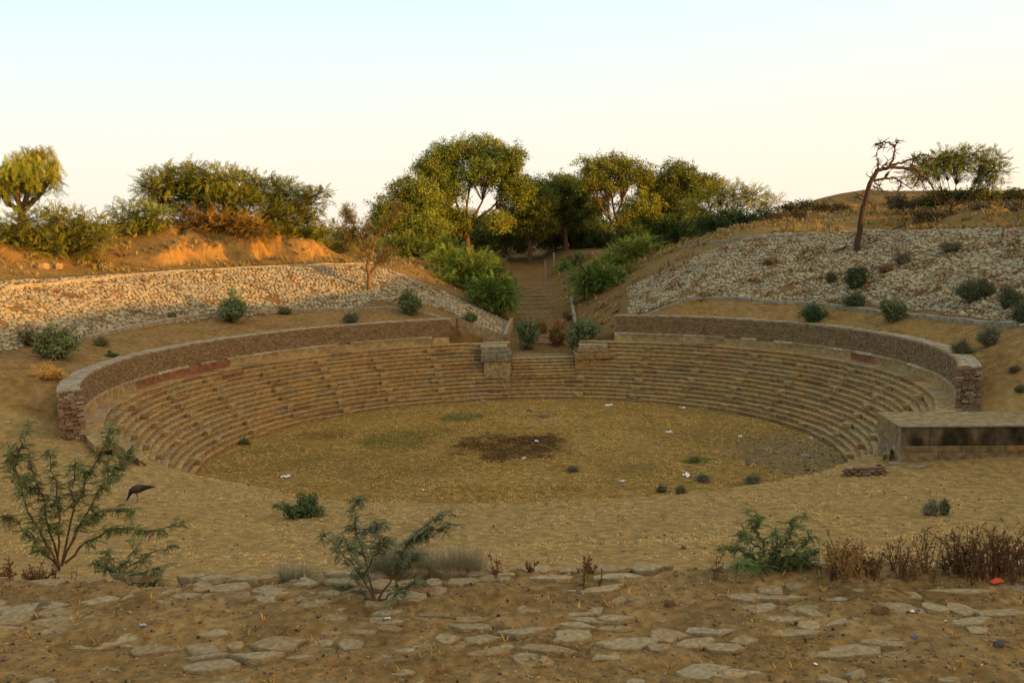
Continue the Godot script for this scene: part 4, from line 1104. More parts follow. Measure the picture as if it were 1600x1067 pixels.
var SHRUBS := [
	[Vector2(-20.138, -67.8), 3.254, 2.26, "broadleafy", Color(0.128, 0.158, 0.06), "leafy_shrub", "large leafy shrub at the foot of the left stone slope", "shrubs on the left stone slope"],
	[Vector2(-8.039, -74.747), 2.741, 2.093, "broadleafy", Color(0.128, 0.15, 0.057), "leafy_shrub", "pale leafy shrub on the stones below the lone sapling", "shrubs on the left stone slope"],
	[Vector2(-24.487, -50.482), 3.197, 2.087, "broadleafy", Color(0.143, 0.158, 0.063), "leafy_shrub", "grey-green leafy shrub left of the curved wall's end", "shrubs on the left stone slope"],
	[Vector2(-26.858, -53.07), 2.123, 1.415, "twiggy", Color(0.15, 0.12, 0.06), "dry_shrub", "straggly dry shrub behind the leafy one by the left wall end", "shrubs on the left stone slope"],
	[Vector2(-23.239, -65.965), 1.055, 0.616, "broadleafy", Color(0.128, 0.143, 0.053), "small_shrub", "tiny shrub on the kerb left of the large leafy shrub", "shrubs on the left stone slope"],
	[Vector2(-16.92, -71.962), 1.631, 0.672, "fine", Color(0.128, 0.128, 0.053), "small_shrub", "low tuft on the kerb above the middle of the left wall", "shrubs on the left stone slope"],
	[Vector2(-11.795, -70.744), 1.604, 0.943, "fine", Color(0.128, 0.128, 0.068), "small_shrub", "small round shrub on the bare strip above the left wall", "shrubs on the left stone slope"],
	[Vector2(-3.383, -77.416), 1.652, 1.135, "broadleafy", Color(0.112, 0.128, 0.048), "small_shrub", "small green shrub low on the stones near the inlet", "shrubs around the inlet"],
	[Vector2(-22.465, -53.247), 0.923, 0.355, "broadleafy", Color(0.083, 0.128, 0.033), "small_shrub", "flat dark green plant on the earth above the left wall", "shrubs on the left stone slope"],
	[Vector2(-24.057, -56.064), 1.495, 0.673, "fine", Color(0.165, 0.143, 0.053), "small_shrub", "yellowish low plant by the foot of the left slope", "shrubs on the left stone slope"],
	[Vector2(1.09, -74.874), 3.095, 2.596, "upright", Color(0.112, 0.135, 0.053), "milkweed_shrub", "upright leafy shrub on the left at the head of the stairs", "shrubs around the inlet"],
	[Vector2(5.434, -72.506), 4.447, 2.997, "upright", Color(0.105, 0.132, 0.053), "milkweed_shrub", "spreading leafy shrub on the right at the head of the stairs", "shrubs around the inlet"],
	[Vector2(7.925, -71.677), 0.956, 1.051, "broadleafy", Color(0.083, 0.105, 0.042), "small_shrub", "small shrub growing on the top tier beside the right pier", "shrubs around the inlet"],
	[Vector2(3.465, -76.106), 2.029, 2.334, "drygrass", Color(0.2, 0.1, 0.035), "dry_weed", "tall rust-brown weed between the two shrubs at the stairs", "shrubs around the inlet"],
	[Vector2(2.649, -81.769), 1.635, 1.199, "drygrass", Color(0.18, 0.095, 0.035), "dry_weed", "rust-brown weed behind the shrubs in the channel", "shrubs around the inlet"],
	[Vector2(5.241, -86.23), 1.495, 1.15, "drygrass", Color(0.17, 0.1, 0.05), "dry_weed", "dull brown weed farther up the channel", "shrubs around the inlet"],
	[Vector2(19.839, -62.384), 2.495, 1.331, "fine", Color(0.045, 0.087, 0.03), "dark_shrub", "dark green shrub above the middle of the right wall", "shrubs on the right stone slope"],
	[Vector2(23.596, -65.724), 2.016, 2.016, "broadleafy", Color(0.075, 0.087, 0.038), "dark_shrub", "olive shrub at the foot of the dead tree", "shrubs on the right stone slope"],
	[Vector2(22.718, -68.106), 1.271, 0.999, "fine", Color(0.105, 0.102, 0.048), "dark_shrub", "small grey-green shrub left of the one by the dead tree", "shrubs on the right stone slope"],
	[Vector2(22.489, -62.352), 2.078, 1.164, "fine", Color(0.072, 0.083, 0.038), "dark_shrub", "dark round shrub on the right kerb below the dead tree", "shrubs on the right stone slope"],
	[Vector2(23.036, -57.521), 1.841, 1.687, "broadleafy", Color(0.128, 0.135, 0.057), "leafy_shrub", "pale leafy shrub on the right kerb", "shrubs on the right stone slope"],
	[Vector2(26.694, -55.031), 2.641, 1.761, "fine", Color(0.09, 0.093, 0.045), "round_shrub", "large round shrub high on the right stone slope", "shrubs on the right stone slope"],
	[Vector2(26.712, -51.624), 2.134, 1.514, "fine", Color(0.087, 0.09, 0.045), "round_shrub", "second large round shrub near the right edge", "shrubs on the right stone slope"],
	[Vector2(25.577, -47.651), 1.271, 1.207, "fine", Color(0.078, 0.084, 0.042), "round_shrub", "round shrub cut by the right edge below the two large ones", "shrubs on the right stone slope"],
	[Vector2(21.778, -46.144), 1.292, 0.923, "fine", Color(0.128, 0.112, 0.06), "round_shrub", "brownish round shrub above the right wall's end", "shrubs on the right stone slope"],
	[Vector2(23.083, -45.927), 1.592, 1.102, "fine", Color(0.12, 0.112, 0.063), "round_shrub", "grey-olive round shrub beside the brownish one at the right", "shrubs on the right stone slope"],
	[Vector2(30.134, -65.955), 1.935, 0.967, "fine", Color(0.128, 0.117, 0.068), "small_shrub", "grey tuft near the top of the right stone slope", "shrubs on the right stone slope"],
	[Vector2(27.405, -66.965), 1.696, 0.982, "fine", Color(0.143, 0.112, 0.063), "small_shrub", "brownish tuft right of the dead tree", "shrubs on the right stone slope"],
	[Vector2(26.19, -66.572), 1.509, 0.71, "drygrass", Color(0.17, 0.1, 0.05), "dry_weed", "dry brown weed below the brownish tuft on the right slope", "shrubs on the right stone slope"],
	[Vector2(20.117, -75.044), 0.901, 0.6, "fine", Color(0.112, 0.105, 0.048), "small_shrub", "single green tuft in the middle of the right stone slope", "shrubs on the right stone slope"],
	[Vector2(-7.438, -31.875), 1.955, 0.978, "sapling", Color(0.072, 0.102, 0.036), "low_shrub", "low green thorny shrub on the bench left of centre", "shrubs on the bench"],
	[Vector2(13.137, -29.503), 0.747, 0.629, "fine", Color(0.18, 0.15, 0.083), "dry_tuft", "rounded grey dry tuft alone on the right of the bench", "shrubs on the bench"],
	[Vector2(13.609, -29.65), 0.198, 0.474, "upright", Color(0.112, 0.128, 0.06), "small_shrub", "thin upright plant right of the dry tuft on the bench", "shrubs on the bench"],
	[Vector2(6.666, -42.943), 0.744, 0.429, "fine", Color(0.105, 0.108, 0.048), "small_shrub", "dark tuft at the front edge of the tank floor, left of its twin", "tufts on the tank floor"],
	[Vector2(6.051, -34.568), 0.599, 0.346, "fine", Color(0.128, 0.12, 0.054), "small_shrub", "yellowish tuft right of the dark one at the floor's front edge", "tufts on the tank floor"],
	[Vector2(8.956, -44.542), 0.95, 0.535, "fine", Color(0.173, 0.15, 0.083), "small_shrub", "greyish tuft beside the white litter on the tank floor", "tufts on the tank floor"],
	[Vector2(11.099, -43.872), 1.17, 0.526, "fine", Color(0.158, 0.143, 0.075), "small_shrub", "flat grey tuft at the right front edge of the tank floor", "tufts on the tank floor"],
	[Vector2(2.976, -46.978), 0.877, 0.407, "fine", Color(0.143, 0.135, 0.075), "small_shrub", "small grey tuft alone on the right half of the tank floor", "tufts on the tank floor"],
	[Vector2(9.26, -48.34), 1.096, 0.29, "fine", Color(0.12, 0.135, 0.045), "small_shrub", "flat green tuft in the middle right of the tank floor", "tufts on the tank floor"],
	[Vector2(-15.883, -55.202), 0.883, 0.442, "fine", Color(0.09, 0.112, 0.038), "small_shrub", "green tuft against the lowest tier at the left", "tufts on the tank floor"],
	[Vector2(-21.885, -45.082), 2.344, 0.902, "drygrass", Color(0.5, 0.28, 0.07), "brush_heap", "heap of straw-coloured cut brush left of the curved wall's end", ""],
	[Vector2(22.649, -42.859), 0.629, 0.4, "fine", Color(0.12, 0.098, 0.045), "small_shrub", "small dark tuft on the earth slope at the right edge", "tufts on the right earth slope"],
	[Vector2(22.329, -41.659), 0.611, 0.389, "fine", Color(0.128, 0.112, 0.045), "small_shrub", "olive tuft lower on the earth slope at the right edge", "tufts on the right earth slope"]]

func lone_sapling() -> void:
	var foot := on(-11.617, -78.891, 0.08)
	var o := thing("sapling_tree", "lone half-bare sapling with a forked trunk on the left stone slope", "tree", foot)
	var b := Color(0.30, 0.165, 0.075)
	var k := foot - Vector3(-11.617, 7.596, -78.891)
	var stems := [
		["trunk", [Vector3(-11.626, 7.386, -78.891), Vector3(-11.643, 8.228, -78.891), Vector3(-11.565, 8.856, -78.891)], [0.24, 0.19, 0.2]],
		["limb", [Vector3(-11.569, 8.751, -78.891), Vector3(-11.746, 9.541, -78.891), Vector3(-11.561, 10.216, -78.891), Vector3(-11.792, 10.952, -78.891), Vector3(-12.018, 11.79, -78.891), Vector3(-12.457, 12.528, -78.891), Vector3(-13.065, 12.958, -78.891)], [0.19, 0.15, 0.14, 0.12, 0.09, 0.06, 0.025]],
		["limb", [Vector3(-11.565, 8.856, -78.891), Vector3(-11.067, 9.472, -78.891), Vector3(-10.727, 10.091, -78.891), Vector3(-10.296, 10.394, -78.891), Vector3(-9.648, 10.899, -78.891)], [0.18, 0.15, 0.12, 0.07, 0.02]],
		["limb", [Vector3(-11.609, 10.322, -78.891), Vector3(-11.16, 11.041, -78.891), Vector3(-10.861, 11.97, -78.891), Vector3(-10.201, 12.784, -78.891), Vector3(-9.547, 13.493, -78.891), Vector3(-9, 14.151, -78.891)], [0.12, 0.1, 0.08, 0.07, 0.04, 0.02]],
		["limb", [Vector3(-12.018, 11.79, -78.891), Vector3(-12.527, 12.115, -78.891), Vector3(-13.106, 12.025, -78.891), Vector3(-13.609, 12.453, -78.891)], [0.07, 0.05, 0.03, 0.015]],
		["limb", [Vector3(-12.457, 12.528, -78.891), Vector3(-12.886, 13.471, -78.891), Vector3(-13.275, 14.101, -78.891)], [0.05, 0.035, 0.015]],
		["limb", [Vector3(-11.792, 10.952, -78.891), Vector3(-11.295, 11.565, -78.891), Vector3(-11.37, 12.294, -78.891), Vector3(-11.761, 12.926, -78.891)], [0.06, 0.045, 0.03, 0.012]]]
	var crown := Soup.new()
	for st in stems:
		var s := Soup.new()
		var p := []
		for q in st[1]: p.append(q + k - foot)
		s.tube(p, st[2], 7, b)
		part(st[0], s, M.bark, o)
		if st[0] == "limb":
			for j in 90:
				var q := along(p, rng.randf_range(0.45, 1.08)) + Vector3(rng.randfn(), rng.randfn(), rng.randfn()) * 0.3
				crown.put(T.broadsmall[rng.randi() % T.broadsmall.size()], Transform3D(turn(rng.randf_range(0.35, 0.75)), q), jit(Color(0.13, 0.085, 0.02) if rng.randf() < 0.6 else Color(0.09, 0.085, 0.02), 0.3))
	part("crown", crown, M.leaf, o)

func dead_tree() -> void:
	var foot := on(26.029, -72.353, 0.1)
	var o := thing("dead_tree", "leaning dead tree with crooked bare limbs on the right stone slope", "tree", foot)
	var b := Color(0.115, 0.066, 0.038)
	var k := foot - Vector3(25.902, 9.9, -72)
	var L := [
		["trunk", [Vector3(25.924, 9.804, -72), Vector3(26.083, 11.049, -72), Vector3(26.24, 12.378, -72), Vector3(26.486, 13.699, -72), Vector3(26.846, 15.012, -72), Vector3(27.313, 15.791, -72), Vector3(27.423, 16.095, -72)], 0.24, 0.15],
		["limb", [Vector3(27.381, 15.921, -72), Vector3(27.823, 16.086, -72), Vector3(28.302, 16.214, -71.869), Vector3(29.023, 16.093, -71.891), Vector3(29.618, 16.056, -71.826), Vector3(30.082, 16.083, -71.878), Vector3(30.381, 15.844, -71.941), Vector3(30.921, 15.336, -71.724), Vector3(31.368, 14.438, -71.48), Vector3(31.729, 13.647, -71.649)], 0.15, 0.03],
		["limb", [Vector3(27.423, 16.052, -72), Vector3(27.417, 16.402, -72), Vector3(27.385, 16.83, -71.867)], 0.09, 0.03],
		["limb", [Vector3(28.265, 16.189, -72), Vector3(28.54, 16.637, -72), Vector3(28.614, 17.071, -71.985), Vector3(28.741, 17.606, -72.153), Vector3(28.862, 17.995, -72.142), Vector3(28.795, 18.265, -72.211)], 0.1, 0.03],
		["limb", [Vector3(28.661, 17.682, -72), Vector3(28.228, 18.024, -72), Vector3(27.811, 18.04, -72.067), Vector3(27.8, 17.725, -72.251), Vector3(27.497, 17.515, -72.263), Vector3(27.464, 16.956, -72.384)], 0.07, 0.02],
		["limb", [Vector3(27.603, 15.959, -72), Vector3(27.906, 16.39, -72), Vector3(28.274, 16.758, -71.782)], 0.07, 0.02],
		["limb", [Vector3(28.396, 16.291, -72), Vector3(28.97, 16.452, -72), Vector3(29.695, 16.656, -72.046), Vector3(30.183, 16.811, -71.946), Vector3(30.433, 17.022, -71.712), Vector3(30.953, 17.05, -71.894), Vector3(31.349, 16.926, -71.881)], 0.1, 0.02],
		["limb", [Vector3(27.173, 15.18, -72), Vector3(27.748, 15.342, -72), Vector3(28.355, 15.425, -72.189), Vector3(28.844, 15.402, -72.296), Vector3(29.337, 15.154, -72.507), Vector3(29.906, 14.783, -72.455), Vector3(30.424, 14.467, -72.605)], 0.1, 0.02],
		["limb", [Vector3(29.177, 15.113, -72), Vector3(29.096, 14.693, -72), Vector3(28.968, 14.353, -72.218)], 0.05, 0.015],
		["limb", [Vector3(27.09, 14.83, -72), Vector3(27.494, 14.662, -72), Vector3(27.865, 14.433, -71.799)], 0.07, 0.015],
		["limb", [Vector3(27.219, 15.091, -72), Vector3(27.534, 14.907, -72), Vector3(27.572, 14.724, -71.858)], 0.05, 0.015],
		["limb", [Vector3(26.95, 15.185, -72), Vector3(26.944, 15.537, -72), Vector3(27.062, 15.708, -71.968)], 0.05, 0.015],
		["limb", [Vector3(29.867, 16.079, -72), Vector3(30.039, 16.338, -72), Vector3(30.035, 16.637, -71.901), Vector3(30.522, 16.713, -71.904)], 0.06, 0.015],
		["limb", [Vector3(30.225, 15.983, -72), Vector3(30.752, 16.233, -72), Vector3(31.067, 16.57, -71.925), Vector3(31.346, 16.785, -71.968)], 0.05, 0.015],
		["limb", [Vector3(30.587, 15.711, -72), Vector3(30.421, 15.188, -72), Vector3(30.249, 14.763, -72.202)], 0.04, 0.012],
		["limb", [Vector3(26.435, 14.053, -72), Vector3(26.076, 14.239, -72), Vector3(25.889, 13.986, -72.214)], 0.035, 0.012],
		["limb", [Vector3(26.575, 13.697, -72), Vector3(26.888, 13.645, -72), Vector3(27.346, 13.243, -72.245), Vector3(27.617, 12.438, -72.331)], 0.04, 0.012],
		["limb", [Vector3(27.786, 18.008, -72), Vector3(27.524, 17.797, -72), Vector3(27.235, 17.951, -72.18)], 0.04, 0.012]]
	for st in L:
		var s := Soup.new()
		var p := []
		for i in st[1].size():
			var q: Vector3 = st[1][i]
			p.append(q + k - foot)
		var fine := []
		var rr := []
		var n: int = (p.size() - 1) * 3
		for j in n + 1:
			var t := float(j) / n
			fine.append(along(p, t) + (Vector3(rng.randfn(), rng.randfn(), rng.randfn()) * st[2] * (0.28 if st[0] == "limb" else 0.1) if j > 0 else Vector3.ZERO))
			rr.append(lerpf(st[2], st[3], t))
		s.tube(fine, rr, 8, jit(b, 0.12))
		if st[0] == "limb":
			for j in int(4 + p.size() * 2.2):
				var q := along(fine, rng.randf_range(0.25, 1.0))
				var d := Vector3(rng.randfn(), rng.randfn(0, 0.8), rng.randfn()).normalized() * rng.randf_range(0.2, 0.7)
				var m := q + d * 0.5 + Vector3(rng.randfn(), rng.randfn(), rng.randfn()) * 0.08
				s.tube([q, m, m + d.rotated(Vector3.BACK, rng.randf_range(-0.9, 0.9)) * 0.6], [0.04, 0.026, 0.01], 4, b)
		part(st[0], s, M.bark, o)
	# a few rust-brown dry leaves still hang under the long right limb and low on the trunk
	var lv := Soup.new()
	for c in [[Vector3(30.665, 14.89, -72), 1.1, 0.9, 46], [Vector3(31.253, 14.171, -72), 0.5, 0.8, 20], [Vector3(27.273, 13.421, -72), 0.35, 0.55, 18], [Vector3(26.027, 13.923, -72), 0.3, 0.25, 10], [Vector3(29.942, 15.376, -72), 0.7, 0.4, 22]]:
		for j in c[3]:
			var q: Vector3 = c[0] + k - foot + Vector3(rng.randfn() * c[1] * 0.6, rng.randfn() * c[2] * 0.6, rng.randfn() * 0.5)
			lv.put(T.bit[rng.randi() % T.bit.size()], Transform3D(turn(rng.randf_range(0.7, 1.3)), q), jit(Color(0.15, 0.085, 0.03), 0.3))
	part("dry_leaf", lv, M.straw, o)

func _ready() -> void:
	# camera
	var cam := Camera3D.new()
	cam.name = "camera"
	add_child(cam)
	cam.position = Vector3(0, 12.0, 0)
	cam.basis = Basis(Vector3.RIGHT, -0.1137) * Basis(Vector3.BACK, -0.0248)
	cam.fov = 39.16
	cam.near = 0.05
	cam.far = 4000.0
	cam.current = true
	# sky and exposure
	var we := WorldEnvironment.new()
	we.name = "world_environment"
	var env := Environment.new()
	env.background_mode = Environment.BG_SKY
	env.sky = make_sky()
	env.background_energy_multiplier = 1.0
	env.tonemap_mode = Environment.TONE_MAPPER_LINEAR
	env.tonemap_exposure = 1.75
	env.sdfgi_enabled = true
	env.ssao_enabled = true
	env.ssil_enabled = true
	we.environment = env
	add_child(we)
	# low evening sun from the right, a little behind the viewer
	var sun := DirectionalLight3D.new()
	sun.name = "sun"
	add_child(sun)
	var to_sun := Vector3(0.906 * cos(deg_to_rad(6.5)), sin(deg_to_rad(6.5)), 0.423 * cos(deg_to_rad(6.5)))
	sun.look_at_from_position(Vector3.ZERO, -to_sun, Vector3.UP)
	sun.light_color = Color(1.0, 0.74, 0.36)
	sun.light_energy = 1.6
	sun.light_angular_distance = 0.6
	sun.shadow_enabled = true

	rng.seed = 4711
	n1.seed = 11; n1.frequency = 0.05; n1.fractal_octaves = 4
	n2.seed = 23; n2.frequency = 0.05; n2.fractal_octaves = 3
	n3.seed = 37; n3.frequency = 0.05; n3.fractal_octaves = 3
	make_materials()
	T.rocks = []
	for i in 9: T.rocks.append(rock_template(0.28, 0.3, 5 + i % 3))
	T.broad = [leaf_template(46, Vector3(0.75, 0.5, 0.75), 0.24, 0.14), leaf_template(42, Vector3(0.9, 0.4, 0.9), 0.24, 0.14), leaf_template(48, Vector3(0.65, 0.6, 0.65), 0.22, 0.13)]
	T.broadsmall = [leaf_template(30, Vector3(0.55, 0.4, 0.55), 0.2, 0.11), leaf_template(28, Vector3(0.6, 0.35, 0.6), 0.2, 0.11)]
	T.feather = [spray_template(18, 0.75, 0.20, 0.07), spray_template(16, 0.6, 0.19, 0.07), spray_template(20, 0.9, 0.2, 0.065)]
	T.twig = [spray_template(10, 1.0, 0.3, 0.025)]
	T.droop = [spray_template(22, 1.3, 0.22, 0.08), spray_template(20, 1.0, 0.22, 0.08), spray_template(26, 1.7, 0.22, 0.08)]
	T.cover = {"broad": 30.0, "broadsmall": 45.0, "feather": 92.0, "twig": 10.0, "droop": 60.0}
	T.bit = [leaf_template(7, Vector3(0.22, 0.2, 0.22), 0.12, 0.035), leaf_template(6, Vector3(0.2, 0.22, 0.2), 0.13, 0.035)]
	T.tuft = [leaf_template(9, Vector3(0.24, 0.2, 0.24), 0.19, 0.10), leaf_template(8, Vector3(0.22, 0.22, 0.22), 0.2, 0.10)]
	T.pinnate = [pinnate_template(5, 0.040, 0.016, 0.0085), pinnate_template(4, 0.032, 0.017, 0.009), pinnate_template(6, 0.048, 0.015, 0.008)]
	T.flake = [leaf_template(1, Vector3.ZERO, 1.0, 0.5, true), leaf_template(2, Vector3(0.4, 0.4, 0.4), 1.0, 0.4, true)]
	T.blades = [grass_template(9, 1.0, 0.6, 0.0028), grass_template(8, 1.0, 0.8, 0.0028)]
	T.turf = grass_template(8, 0.14, 0.16, 0.012)

	patches = [
		[-0.146, -53.104, 3.54, 3.46, Color(0.085, 0.05, 0.022), 0.95],
		[1.143, -54.12, 2.165, 1.384, Color(0.085, 0.05, 0.022), 0.9],
		[-6.909, -55.387, 2.4, 2.779, Color(0.13, 0.12, 0.035), 0.8],
		[-5.356, -57, 1.52, 1.534, Color(0.15, 0.13, 0.04), 0.7],
		[-3.364, -62.2, 1.41, 1.823, Color(0.1, 0.115, 0.03), 0.8],
		[-11.416, -57.347, 1.912, 1.354, Color(0.17, 0.1, 0.04), 0.6],
		[14.339, -49.508, 3.136, 5.504, Color(0.21, 0.165, 0.105), 0.8],
		[9.339, -48.749, 0.845, 0.84, Color(0.1, 0.13, 0.03), 0.8],
		[2.526, -43.883, 0.878, 0.568, Color(0.2, 0.11, 0.03), 0.7],
		[-5.403, -48.079, 3.526, 3.136, Color(0.22, 0.155, 0.06), 0.5],
		[-10.442, -50.39, 3.695, 2.462, Color(0.21, 0.16, 0.065), 0.5],
		[5.683, -53.602, 3.216, 2.785, Color(0.35, 0.265, 0.11), 0.6],
		[-1.108, -45.995, 4.6, 1.523, Color(0.35, 0.26, 0.12), 0.6],
		[11.296, -54.32, 2.897, 2.487, Color(0.2, 0.15, 0.065), 0.55],
		[-13.667, -53.792, 2.152, 1.72, Color(0.21, 0.17, 0.07), 0.5],
		[3.119, -59.875, 4.79, 1.474, Color(0.35, 0.26, 0.11), 0.6],
		[6.234, -46.91, 1.876, 1.313, Color(0.19, 0.14, 0.06), 0.5],
		[-4.089, -58.363, 1.945, 1.197, Color(0.2, 0.15, 0.06), 0.5]]
	terrain()
	print("terrain ", Time.get_ticks_msec())
	tank()
	inlet()
	platform()
	print("tank ", Time.get_ticks_msec())
	var left_ok := func(p: Vector3): return p.x > p.z * -1.0 * -0.64 and p.x < 2.4 - 2.3 - (ground(p.x, p.z) - 3.2) * 0.6
	var right_ok := func(p: Vector3): return p.x < -p.z * 0.62 and p.x > 2.4 + 5.2 + (ground(p.x, p.z) - 3.2) * 0.85
	revetment("stone_revetment", "sunlit slope of loose pale stones above the left wall", -116.0, -1.0, 27.2, 35.6, Color(0.37, 0.31, 0.20), Color(0.45, 0.35, 0.195), left_ok)
	revetment("stone_revetment", "shaded slope of loose grey stones above the right wall", 8.0, 112.0, 25.2, 37.2, Color(0.37, 0.31, 0.20), Color(0.45, 0.35, 0.195), right_ok)
	kerb_wall("slope_kerb", "thin stone kerb along the foot of the left stone slope", [Vector2(-25.922, -52.211), Vector2(-25.96, -56.164), Vector2(-25.592, -58.83), Vector2(-24.846, -61.958), Vector2(-23.75, -64.68), Vector2(-22.412, -67.209), Vector2(-20.785, -69.309), Vector2(-18.933, -71.07), Vector2(-16.909, -72.584), Vector2(-14.19, -74.086), Vector2(-11.467, -75.052), Vector2(-8.756, -75.426), Vector2(-5.933, -75.187), Vector2(-4.673, -74.905)], 0.35, 0.16, 0.5, Color(0.36, 0.28, 0.18))
	kerb_wall("slope_kerb", "thin stone kerb along the foot of the right stone slope", [Vector2(10.301, -72.968), Vector2(12.373, -72.775), Vector2(13.849, -72.351), Vector2(15.302, -71.685), Vector2(16.958, -70.212), Vector2(18.377, -68.5), Vector2(20.083, -66.559), Vector2(21.575, -64.234), Vector2(22.953, -61.135), Vector2(24.104, -57.514), Vector2(25.055, -53.365), Vector2(25.515, -47.534)], 0.35, 0.09, 0.5, Color(0.33, 0.29, 0.21))
	kerb_wall("path_kerb", "pale kerb along the path at the top of the left slope", [Vector2(-32.55, -61.292), Vector2(-31.588, -64.351), Vector2(-30.366, -67.376), Vector2(-28.879, -70.343), Vector2(-27.265, -73.595), Vector2(-25.324, -76.63), Vector2(-23.456, -78.937), Vector2(-21.432, -81.232), Vector2(-18.521, -82.706), Vector2(-15.572, -84.617), Vector2(-12.57, -87.195)], 0.35, 0.1, 0.5, Color(0.42, 0.34, 0.22))
	kerb_wall("path_kerb", "grey kerb along the top of the right stone slope", [Vector2(16.79, -92.446), Vector2(17.909, -88.858), Vector2(19.32, -84.701), Vector2(21.626, -80.721), Vector2(24.288, -78.936), Vector2(27.956, -77.5), Vector2(30.664, -76.565), Vector2(33.487, -74.933), Vector2(36.073, -73.13), Vector2(37.738, -70.796)], 0.35, 0.06, 0.5, Color(0.34, 0.3, 0.23))
	print("stones ", Time.get_ticks_msec())
	for rec in TREES: grow(rec)
	print("trees ", Time.get_ticks_msec())
	lone_sapling()
	dead_tree()
	for rec in SHRUBS: shrub(rec)
	print("shrubs ", Time.get_ticks_msec())
	channel_things()
	ground_cover()
	print("cover ", Time.get_ticks_msec())
	foreground()
	animals()
	scraps()
	var tri := 0
	for n in find_children("*", "MeshInstance3D", true, false):
		for k in n.mesh.get_surface_count():
			var ar = n.mesh.surface_get_arrays(k)
			tri += (ar[Mesh.ARRAY_INDEX].size() if ar[Mesh.ARRAY_INDEX] else ar[Mesh.ARRAY_VERTEX].size()) / 3
	print("done ", Time.get_ticks_msec(), " triangles ", tri)

func channel_things() -> void:
	for g in [[4.159, -113.162, 3.0, "taller pale gauge post standing in the channel"], [5.563, -121.817, 2.6, "shorter pale gauge post farther up the channel"]]:
		var s := Soup.new()
		s.box(Vector3(-0.11, -0.3, -0.11), Vector3(0.22, 0, 0), Vector3(0, g[2] + 0.3, 0), Vector3(0, 0, 0.22), Color(0.30, 0.24, 0.16), 0.02)
		s.box(Vector3(-0.16, g[2], -0.16), Vector3(0.32, 0, 0), Vector3(0, 0.1, 0), Vector3(0, 0, 0.32), Color(0.30, 0.24, 0.16), 0.02)
		fuse("gauge_post", s, M.stone, g[3], "post", "gauge posts in the channel", on(g[0], g[1]))
	var ch := thing("stepped_channel", "stone sills stepping up the floor of the overgrown channel", "steps", on(2.4, -77.0))
	var dz := 76.5
	while dz < 112.0:
		var xx := 0.6
		while xx < 4.2:
			var w := rng.randf_range(0.7, 1.3)
			var gy := ground(xx + w * 0.5, -dz)
			block("sill_stone", ch, Vector3(xx, gy - 0.35, -dz - 0.4) - ch.position, Vector3(minf(xx + w, 4.3) - 0.015, gy + 0.13 + rng.randf_range(-0.02, 0.02), -dz + rng.randf_range(-0.05, 0.05)) - ch.position, jit(Color(0.24, 0.17, 0.095), 0.15), 0.03)
			xx += w
		dz += 3.1
	# low rubble wall that retains the earth between the left wall's end and the pier
	kerb_wall("retaining_wall", "low rubble retaining wall between the left brick wall and the pier", [Vector2(-4.284, -73.14), Vector2(-3.204, -73.977), Vector2(-1.999, -74.83), Vector2(-0.814, -75.632)], 0.35, 0.75, 1.1, Color(0.30, 0.22, 0.125))
	kerb_wall("channel_wall", "short masonry wall on the channel's left side behind the pier", [Vector2(-0.713, -75.614), Vector2(-0.415, -80.791), Vector2(-0.135, -85.231)], 0.3, 0.7, 1.1, Color(0.34, 0.25, 0.14))
	kerb_wall("channel_wall", "pale concrete edge on the channel's right side", [Vector2(5.358, -82.015), Vector2(5.578, -88.671), Vector2(5.872, -96.031)], 0.3, 0.45, 1.0, Color(0.27, 0.22, 0.15))

